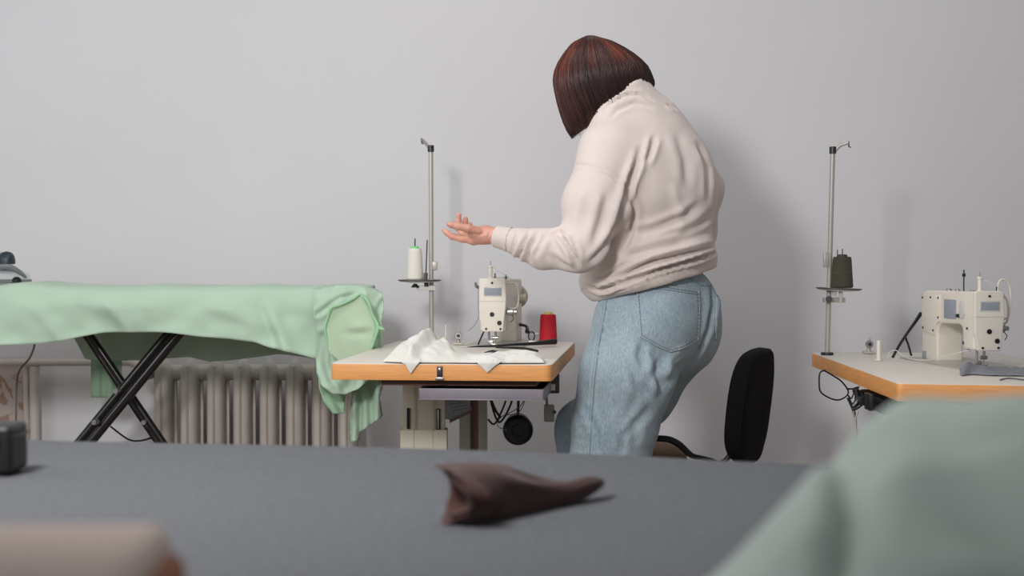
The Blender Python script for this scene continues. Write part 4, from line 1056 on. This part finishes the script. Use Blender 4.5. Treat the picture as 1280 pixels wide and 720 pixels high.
Vh, Fh, Nh = nets(hand(fingers, palm), (P(548, 300, 4.2).x, 3.96, P(600, 315, 4.2).z-.01), (P(628, 300, 4.0).x, 4.20, P(600, 260, 4.0).z+.01), .0021)
# creases on the palm edge
Vh = sculpt(Vh, Nh, [([(606, 291), (598, 294), (588, 291)], .0012, 1.6, 0), ([(604, 286), (598, 283)], .0008, 1.2, 0), ([(612, 291), (610, 297)], .001, 1.2, 0)])
# her right hand, hidden in front of the body: same hand mirrored about the body plane, moved to the right wrist
wr = V3(wr_r); wl = V3(wr_l); L_ = V3(Ld)
Vm = Vh-wl; Vm = Vm-2*(Vm @ L_)[:, None]*L_[None]
ang = .2; Vm = Vm+wr
allV = np.concatenate([V, Vh, Vm]); allF = np.concatenate([Fc, Fh+len(V), (Fh+len(V)+len(Vh))[:, ::-1]])
body = npobj('body', allV, allF, M_['skin'], wo)
body['label'] = 'bare skin of hand, neck and face'
# finger nails
for (q, d) in (((561.5, 279.0), 3.995),):
    pass
for sgn in (1, -1):
    e = headc+hf*.080+hu*.012+Ld*.031*sgn
    mb = MB(); mb.lathe([(.001, -.011), (.008, -.008), (.0112, 0), (.008, .008), (.001, .011)], e, 16); obj('eye', mb, M_['eyew'], wo, world=True)
    obj('eyebrow', MB().tube([headc+hf*.092+hu*.035+Ld*.015*sgn, headc+hf*.090+hu*.040+Ld*.033*sgn, headc+hf*.078+hu*.034+Ld*.050*sgn], [.002, .003, .0015], 6, smooth=3), M_['black'], wo, world=True)

# --- sweatshirt
swp = [(ell(P(805, 190, 4.2), AX, (.168, .115, .115)), .05), (ell(P(822, 240, 4.2), AX, (.195, .142, .17)), .08), (ell(P(806, 152, 4.2), AX, (.075, .07, .06)), .07),
       (ell(P(816, 322, 4.2), AX, (.205, .150, .11)), .06), (ell(P(813, 352, 4.2), AX, (.203, .152, .065)), .03), (ell(P(773, 352, 4.18), AX, (.09, .10, .06)), .05),
       (cone(P(803, 172, 4.19), P(774, 110, 4.17), .085, .075), .05),
       (cone(P(775, 165, 4.12), P(758, 137, 4.13), .055, .045), .04),
       (cone(P(757, 190, 4.08), P(741, 255, 4.02), .072, .071), .06), (cone(P(741, 255, 4.02), P(731, 300, 3.99), .071, .056), .04), (cone(P(731, 300, 3.99), P(722, 312, 3.98), .056, .052), .03),
       (cone(P(726, 311, 3.985), P(680, 311, 4.0), .053, .045), .03), (cone(P(680, 311, 4.0), P(650, 303, 4.015), .045, .031), .03),
       (cone(P(660, 305, 4.01), P(622, 296, 4.03), .032, .0265), .02),
       (cone(P(856, 198, 4.31), P(876, 235, 4.38), .060, .055), .05), (cone(P(876, 235, 4.38), P(870, 290, 4.42), .055, .052), .04), (cone(P(870, 290, 4.42), P(810, 292, 4.5), .05, .036), .03)]
swf = union(swp)
a = P(740, 379, 4.06); b = P(902, 331, 4.3)
hv = (b-a); dpt = Vector((0, 1, -.015)); hn = hv.cross(dpt).normalized()
if hn.z > 0: hn = -hn
hnn = V3(hn); ha = V3(a)
c0 = P(624, 297, 4.03); cn = (P(616, 295, 4.03)-P(650, 303, 4.015)).normalized(); cnn = V3(cn); c00 = V3(P(617.5, 296, 4.03))
nk = P(783, 127, 4.17); nn0 = V3((P(780, 105, 4.17)-P(800, 150, 4.19)).normalized()); nk0 = V3(P(779, 104, 4.17))
def sdf_sw(X):
    d = swf(X)
    px_ = X[..., 0]
    d = np.maximum(d, (X-ha) @ hnn)                         # hem
    cl = (X-c00) @ cnn; d = np.where(px_ < P(670, 300, 4.0).x, np.maximum(d, cl), d)   # cuff end
    d = np.where(X[..., 2] > P(700, 150, 4.2).z, np.maximum(d, (X-nk0) @ nn0), d)      # collar top
    return d
V, Fc, N = nets(sdf_sw, (P(612, 300, 4.0).x-.01, 3.88, .90), (.62, 4.64, 1.58), .0055)
folds = [
    # armhole seam & shoulder
    ([(714, 205), (735, 207), (755, 213), (775, 228), (782, 236)], .0035, 2.0, 0),
    # deep fold from underarm up the back
    ([(800, 187), (797, 200), (790, 218), (783, 235), (778, 255), (770, 280), (758, 305)], .010, 4.5, 0),
    ([(818, 172), (812, 190), (806, 205)], .006, 4, 0),
    ([(783, 236), (790, 262), (788, 290), (776, 318)], .006, 5, 0),
    ([(845, 165), (858, 200), (862, 235)], .004, 7, 0), ([(872, 180), (884, 210), (886, 250)], .006, 4, 0),
    # back diagonals
    ([(875, 255), (845, 275), (815, 287), (790, 292)], .005, 5, 0), ([(895, 262), (870, 283), (845, 297)], .004, 5, 0),
    ([(890, 286), (850, 303), (812, 312), (775, 322)], .005, 5, 0), ([(840, 230), (850, 262), (848, 290)], .004, 7, 1),
    # bunching at the waist
    ([(898, 306), (860, 316), (815, 327), (775, 345), (748, 352)], .011, 3.6, 0), ([(899, 314), (860, 326), (820, 338), (785, 352), (752, 362)], .009, 3.0, 0),
    ([(880, 320), (850, 328)], .006, 2.5, 0), ([(735, 348), (752, 346), (770, 338), (786, 328)], .007, 3.2, 0), ([(733, 356), (750, 362), (770, 357)], .005, 2.5, 0),
    ([(900, 323), (860, 334), (815, 349), (775, 362), (748, 371)], .004, 1.6, 0),
    # elbow and sleeve
    ([(697, 291), (706, 302), (716, 318), (722, 332)], .008, 3.2, 0), ([(690, 292), (700, 290), (709, 293)], .005, 2.5, 0), ([(716, 296), (722, 312), (724, 328)], .004, 2.5, 0),
    ([(664, 291), (658, 302), (650, 318), (650, 326)], .009, 3.0, 0), ([(674, 290), (668, 303), (660, 315), (662, 330)], .006, 3.4, 0), ([(682, 294), (674, 306), (668, 322)], .004, 4, 0),
    ([(647, 288), (644, 302), (640, 318)], .004, 2.0, 0), ([(688, 318), (700, 328), (715, 336)], .003, 4, 0),
    ([(728, 235), (722, 262), (716, 285)], .003, 7, 1), ([(760, 240), (752, 275), (742, 305)], .004, 6, 0), ([(735, 330), (752, 312), (766, 290)], .004, 4, 0),
    # collar
    ([(751, 141), (764, 128), (782, 119), (800, 118), (817, 127)], .0035, 2.2, 0), ([(757, 152), (772, 137), (792, 129), (815, 135)], .003, 2.8, 0), ([(752, 133), (764, 122), (777, 114)], .0025, 1.8, 0),
    ([(834, 130), (845, 137)], .004, 2, 0),
]
N = vnormals(V, Fc)
folds = [(p_, a_*1.75, w_*.85, k_) for p_, a_, w_, k_ in folds]
V = sculpt(V, N, folds)
V = V+N*(wav(V, 3, 26)*.0022+wav(V, 9, 60)*.0007)[:, None]
sw = npobj('sweatshirt', V, Fc, M_['sweater'], wo)
smd = sw.modifiers.new('s', 'SMOOTH'); smd.iterations = 1; smd.factor = .5
# cuff, hem and collar bands hug the same surface
def band(name, test, off=.0018):
    ctr = V[Fc].mean(1); m = test(ctr)
    f = Fc[m]; u, inv = np.unique(f, return_inverse=True)
    Vb = V[u]+N[u]*off
    o = npobj(name, Vb, inv.reshape(-1, 4), M_['rib'], wo); o.parent = sw
    o.modifiers.new('s', 'SMOOTH').iterations = 2
band('cuff', lambda c: (((c-c00) @ cnn) > -.040) & (((c-c00) @ cnn) < .001) & (c[:, 0] < P(670, 300, 4).x))
band('waistband', lambda c: (((c-ha) @ hnn) > -.040) & (((c-ha) @ hnn) < .002) & (c[:, 0] > P(722, 300, 4).x))

# --- jeans
jp = [(ell(P(824, 372, 4.2), AX, (.165, .125, .11)), .05), (ell(P(822, 412, 4.2), AX, (.168, .123, .12)), .06),
      (ell(pel-Ld*-.075-Fd*.055+Up*(-.005), AX, (.083, .070, .105)), .05), (ell(pel+Ld*-.075-Fd*.052+Up*(-.005), AX, (.083, .070, .105)), .05),
      (cone(P(795, 415, 4.13), P(784, 470, 4.11), .108, .113), .06), (cone(P(783, 470, 4.11), P(768, 530, 4.11), .116, .106), .04), (cone(P(768, 530, 4.11), P(761, 585, 4.12), .106, .096), .03),
      (cone(P(761, 585, 4.12), Vector((P(761, 585, 4.12).x+.02, 4.10, .07)), .098, .10), .04),
      (cone(P(844, 425, 4.28), P(800, 492, 4.33), .102, .085), .05), (cone(P(800, 492, 4.33), P(728, 535, 4.36), .085, .066), .05), (cone(P(728, 535, 4.36), P(728, 600, 4.37), .066, .07), .05),
      (cone(P(728, 600, 4.37), Vector((P(728, 600, 4.37).x, 4.37, .07)), .07, .085), .04)]
jf = union(jp)
top_n = V3((P(750, 355, 4.06)-P(750, 380, 4.06)).normalized()); jt = float(P(800, 325, 4.2).z)
def sdf_j(X):
    d = jf(X); d = np.maximum(d, X[..., 2]-jt); return np.maximum(d, .035-X[..., 2])
V, Fc, N = nets(sdf_j, (-.02, 3.88, .02), (.64, 4.60, 1.08), .0065)
N = vnormals(V, Fc)
jfolds = [
    ([(757, 376), (753, 400), (747, 430), (742, 470), (738, 520), (735, 575)], .0028, 1.8, 0),                 # side seam
    ([(888, 345), (890, 380), (885, 410), (874, 436), (858, 462)], .006, 3.5, 0),                          # centre seam
    ([(803, 428), (800, 445), (806, 462)], .008, 5, 0), ([(822, 448), (824, 470), (828, 495)], .010, 6, 0), ([(790, 455), (796, 480), (815, 500)], .006, 6, 0),
    ([(868, 446), (846, 462), (832, 480)], .006, 5, 0), ([(858, 432), (838, 446), (826, 470)], .006, 5, 1),
    ([(745, 398), (765, 402)], .003, 2.2, 0), ([(742, 412), (764, 415)], .003, 2.2, 0), ([(741, 388), (762, 385)], .003, 2.2, 0), ([(738, 440), (760, 444)], .003, 2.4, 0),
    ([(780, 380), (776, 400), (782, 420)], .003, 5, 0), ([(812, 505), (795, 530), (790, 560)], .005, 6, 0), ([(770, 480), (762, 510), (770, 545)], .004, 7, 1), ([(800, 520), (780, 545), (775, 570)], .004, 5, 0)]
jfolds = [(p_, a_*1.2, w_*.9, k_) for p_, a_, w_, k_ in jfolds]+[([(744+q*-2.2, 392+q*13), (752-q*1.5, 394+q*13)], .0028, 1.5, 0) for q in range(14)]+[([(830, 452), (812, 472), (806, 500)], .005, 5, 0), ([(806, 462), (795, 500), (778, 535)], .004, 6, 0), ([(730, 505), (745, 540), (748, 572)], .004, 4, 0)]
V = sculpt(V, N, jfolds)
V = V+N*(wav(V, 13, 24)*.0025+wav(V, 19, 70)*.0008)[:, None]
jn = npobj('jeans', V, Fc, M_['jeans'], wo); jn.modifiers.new('s', 'SMOOTH').iterations = 2
bvh = BVHTree.FromPolygons([Vector(v) for v in V], [tuple(map(int, q)) for q in Fc])
CAMP = Vector((0, 0, CAMZ))
def cast(px, py, off=.0):
    d = (P(px, py, 4.0)-CAMP).normalized(); h = bvh.ray_cast(CAMP, d)
    if h[0] is None: return None
    nrm = h[1]
    if nrm.dot(d) > 0: nrm = -nrm
    return h[0]+nrm*off, nrm
def patch(name, poly, parent, material, off, th):
    """a sewn-on piece following the cloth below it"""
    mb0 = MB(); sheet(mb0, poly, 4.0, None, 2.0)
    pxs, pys = proj(np.array([tuple(v) for v in mb0.v])); vs = []; ok = True
    last = None
    for x, y in zip(pxs, pys):
        h = cast(x, y, off)
        if h is None: h = (last or (P(x, y, 4.2), None))
        last = h; vs.append(tuple(h[0]))
    mb = MB(); mb.add(vs, mb0.f)
    o = obj(name, mb, material, wo, world=True, angle=180, solid=th); o.parent = parent; return o
pk = [(795, 355), (832, 357), (873, 363), (874, 385), (872, 425), (852, 437), (838, 441), (820, 433), (800, 421), (797, 390)]
pocket = patch('back_pocket', pk, jn, M_['jeans'], .0022, .0026)
patch('back_pocket', [(894, 370), (899, 370), (900.0, 385), (899.2, 402), (896, 416), (894, 425), (893.5, 400)], jn, M_['jeans'], .002, .0026)
def stitches(name, pts, parent, m, r=.0009, off=.0045, dash=3.2, gap=1.2):
    mb = MB(); L = 0
    for i in range(len(pts)-1):
        a = Vector(pts[i]); b = Vector(pts[i+1]); l = (b-a).length; k = 0.0
        while k < l:
            p = a+(b-a)*(k/l); q = a+(b-a)*(min(k+dash, l)/l)
            hp_ = cast(p.x, p.y, off); hq = cast(q.x, q.y, off)
            if hp_ and hq and (hp_[0]-hq[0]).length < .05: mb.tube([hp_[0], hq[0]], r, 5)
            k += dash+gap
    o = obj(name, mb, m, wo, world=True); o.parent = parent; return o
def inset(poly, s):
    c = Vector((sum(p[0] for p in poly)/len(poly), sum(p[1] for p in poly)/len(poly)))
    return [tuple(c+(Vector(p)-c)*s) for p in poly]
ink = mat('denim_stitch_dark', (104, 124, 142), .9)
i1 = inset(pk, .965); stitches('pocket_stitching', i1+[i1[0]], pocket, M_['stitch'])
i2 = inset(pk, .92); stitches('pocket_stitching', i2+[i2[0]], pocket, ink)
stitches('pocket_stitching', [(797, 361), (832, 363), (872, 369)], pocket, ink)
stitches('yoke_stitching', [(835, 341), (860, 348), (876, 357), (886, 358), (898, 352)], jn, ink, off=.002)
stitches('yoke_stitching', [(838, 338), (862, 345), (878, 353), (887, 355), (898, 349)], jn, M_['stitch'], off=.002)
stitches('centre_seam_stitching', [(888, 356), (889, 380), (884, 410), (873, 437)], jn, ink, off=.001)
stitches('side_seam_stitching', [(759, 374), (755, 400), (749, 430), (744, 470), (740, 520), (737, 570)], jn, M_['seamd'], r=.0012, off=.0006, dash=9, gap=.8)
stitches('side_seam_stitching', [(755, 374), (751, 400), (745, 430), (740, 470), (736, 520), (733, 570)], jn, M_['stitch'], r=.0006, off=.002)
# shoes
for a_ in (an_l, an_r):
    g = Vector((a_.x, a_.y, 0)); R = []
    for z, s_, l in ((.0, .95, 1), (.02, 1, 1), (.03, .97, .98), (.055, .85, .8), (.075, .6, .55), (.085, .4, .35)):
        ring = []
        for k in range(24):
            t = 2*PI*k/24; f_ = math.cos(t); ring.append(g+Fd*(.05+f_*.135*l-(1-l)*.09)+Ld*math.sin(t)*.046*s_*(1-.15*(-f_ if f_ < 0 else 0))+Up*z)
        R.append(ring)
    so = obj('shoe', MB().rings(R), M_['shoe'], wo, world=True, angle=60)

# --- hair
def HL(a, b, D, off=(0, 0), d=4.17): return (a, b, D, off, d)
rings_ = [((733, 45), (743, 45), .012, (0, 0)), ((716, 54), (765, 52), .055, (0, 1)), ((703, 70), (785, 63), .080, (-1, 0)), ((695, 85), (798, 73), .094, (-1, -1)), ((692, 100), (809, 84), .102, (-2, -3)),
          ((694, 116), (814, 95), .104, (-4, -4)), ((699, 138), (817, 104), .098, (-2, -3)), ((706, 160), (817, 110), .094, (0, -4)), ((713, 175), (816, 115), .086, (1, -3))]
HC = []
for (L0, R0, D, off) in rings_:
    A = P(*L0, 4.17); B = P(*R0, 4.19); c = (A+B)/2; ax = (B-A)/2
    o = P((L0[0]+R0[0])/2+off[0], (L0[1]+R0[1])/2+off[1], 4.18)-P((L0[0]+R0[0])/2, (L0[1]+R0[1])/2, 4.18)
    HC.append((c, ax, D, o))
def hairpt(j, th, infl=0):
    """j float ring, th: 0 = image right, pi/2 = toward camera"""
    i = min(int(j), len(HC)-2); t = j-i
    def cr(f):
        p0 = f(max(i-1, 0)); p1 = f(i); p2 = f(i+1); p3 = f(min(i+2, len(HC)-1))
        return .5*((2*p1)+(p2-p0)*t+(2*p0-5*p1+4*p2-p3)*t*t+(3*p1-p0-3*p2+p3)*t**3)
    c = cr(lambda q: HC[q][0]); ax = cr(lambda q: HC[q][1]); D = cr(lambda q: HC[q][2]); o = cr(lambda q: HC[q][3])
    lift = .028*max(0, math.sin(2*th))*(j/8)**4 if math.sin(th) > 0 else 0
    return Vector((0, 0, lift))+c+ax*math.cos(th)*(1+infl)+Vector((0, -1, 0))*math.sin(th)*(D*(1+infl))+o*max(-.4, math.sin(th))
# face opening sector : facing direction ~ image-left and away => th around pi+.55
def face_sector(th):
    a = (th-(PI+.70)+PI) % (2*PI)-PI
    return abs(a) < .62
mb = MB(); NR, NTH = 40, 96; vs = []; attr = []
for i in range(NR):
    j = (len(HC)-1)*i/(NR-1)
    for k in range(NTH):
        vs.append(hairpt(j, 2*PI*k/NTH, -.035))
fs = []
for i in range(NR-1):
    for k in range(NTH):
        th = 2*PI*(k+.5)/NTH
        if face_sector(th) and i > NR*.42: continue
        fs.append((i*NTH+k, i*NTH+(k+1) % NTH, (i+1)*NTH+(k+1) % NTH, (i+1)*NTH+k))
mb.add(vs, fs); attr += [.12]*len(vs)
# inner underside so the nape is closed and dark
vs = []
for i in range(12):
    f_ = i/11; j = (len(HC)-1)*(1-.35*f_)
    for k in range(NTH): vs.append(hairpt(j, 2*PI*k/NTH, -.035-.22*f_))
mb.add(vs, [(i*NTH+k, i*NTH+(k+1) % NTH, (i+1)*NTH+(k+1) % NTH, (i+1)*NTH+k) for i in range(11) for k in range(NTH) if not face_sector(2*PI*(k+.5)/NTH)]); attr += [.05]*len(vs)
hr = random.Random(3)
for s_ in range(3400):
    th = hr.random()*2*PI
    if face_sector(th) and hr.random() < .85: jend = 3.4
    else: jend = len(HC)-1-hr.random()**2*1.3
    if .5 < th < 1.9: jend = len(HC)-1-hr.random()*.9
    j0 = hr.random()**1.5*2.5 if hr.random() < .7 else hr.random()*5
    infl = -.03+hr.random()*.045; sw_ = (hr.random()-.5)*.10
    clump = noise.noise(Vector((th*6, 0, 0)))
    pts = []; nseg = 9
    for q in range(nseg+1):
        f_ = q/nseg; j = j0+(jend-j0)*f_
        wob = .02*math.sin(f_*5+s_)*f_
        p = hairpt(j, th+sw_*f_*f_+wob*.4+clump*.06*f_, infl-(.05*f_**4)+clump*.012)
        pts.append(p)
    if f_ == 1 and th > 0.2 and th < 2.2:   # nape ends curl under
        pts[-1] = pts[-1]+Vector((hr.uniform(-.006, .006), .006, hr.uniform(-.008, .003)))
    r0 = hr.uniform(.0009, .0018)
    nb = len(mb.v); mb.tube(pts, [r0*.5]+[r0]*(nseg-2)+[r0*.7, .0002], 4)
    # tone: auburn sheen painted on left edge and crown, darker under the nape
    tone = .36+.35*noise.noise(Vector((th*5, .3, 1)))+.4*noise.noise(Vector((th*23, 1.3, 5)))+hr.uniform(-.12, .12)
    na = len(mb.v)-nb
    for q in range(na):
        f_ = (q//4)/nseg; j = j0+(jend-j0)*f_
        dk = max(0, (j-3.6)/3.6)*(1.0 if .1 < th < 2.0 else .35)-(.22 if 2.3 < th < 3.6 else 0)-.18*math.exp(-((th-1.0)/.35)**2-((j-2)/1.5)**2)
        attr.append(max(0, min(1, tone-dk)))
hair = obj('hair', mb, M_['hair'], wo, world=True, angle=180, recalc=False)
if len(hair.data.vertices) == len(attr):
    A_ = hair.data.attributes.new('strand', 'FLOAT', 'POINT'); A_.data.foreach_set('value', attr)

# ================================================================== light, camera, look
w = bpy.data.worlds.new('world'); SC.world = w; w.use_nodes = True
w.node_tree.nodes['Background'].inputs[0].default_value = (.93, .95, 1.0, 1); w.node_tree.nodes['Background'].inputs[1].default_value = .5
def area(name, loc, target, size, power, col=(1, 1, 1), sy=None):
    l = bpy.data.lights.new(name, 'AREA'); l.energy = power; l.size = size; l.color = col
    if sy: l.shape = 'RECTANGLE'; l.size_y = sy
    o = bpy.data.objects.new(name, l); COL.objects.link(o); o.location = loc
    o.rotation_euler = (Vector(target)-Vector(loc)).to_track_quat('-Z', 'Y').to_euler(); return o
area('key_light', (-.85, 1.1, 2.0), (.15, 4.8, 1.2),  .4, 56, (1, .985, .97))
area('ceiling_light', (-.1, 3.3, 3.0), (0, 3.7, 0), 1.4, 13, (1, .98, .96), 1.0)
area('left_fill_light', (-2.9, 2.3, 1.9), (.3, 4.3, 1.0), 1.5, 25, (.95, .975, 1))  # soft fill added from the left, no window stands there
cam = bpy.data.cameras.new('camera'); co = bpy.data.objects.new('camera', cam); COL.objects.link(co)
co.location = (0, 0, CAMZ); co.rotation_euler = (PI/2-PITCH, 0, 0)
cam.sensor_width = 36; cam.lens = F/1280*36; cam.clip_start = .05
cam.dof.use_dof = True; cam.dof.focus_distance = 4.25; cam.dof.aperture_fstop = 5.1
SC.camera = co
SC.view_settings.view_transform = 'Standard'; SC.view_settings.look = 'None'
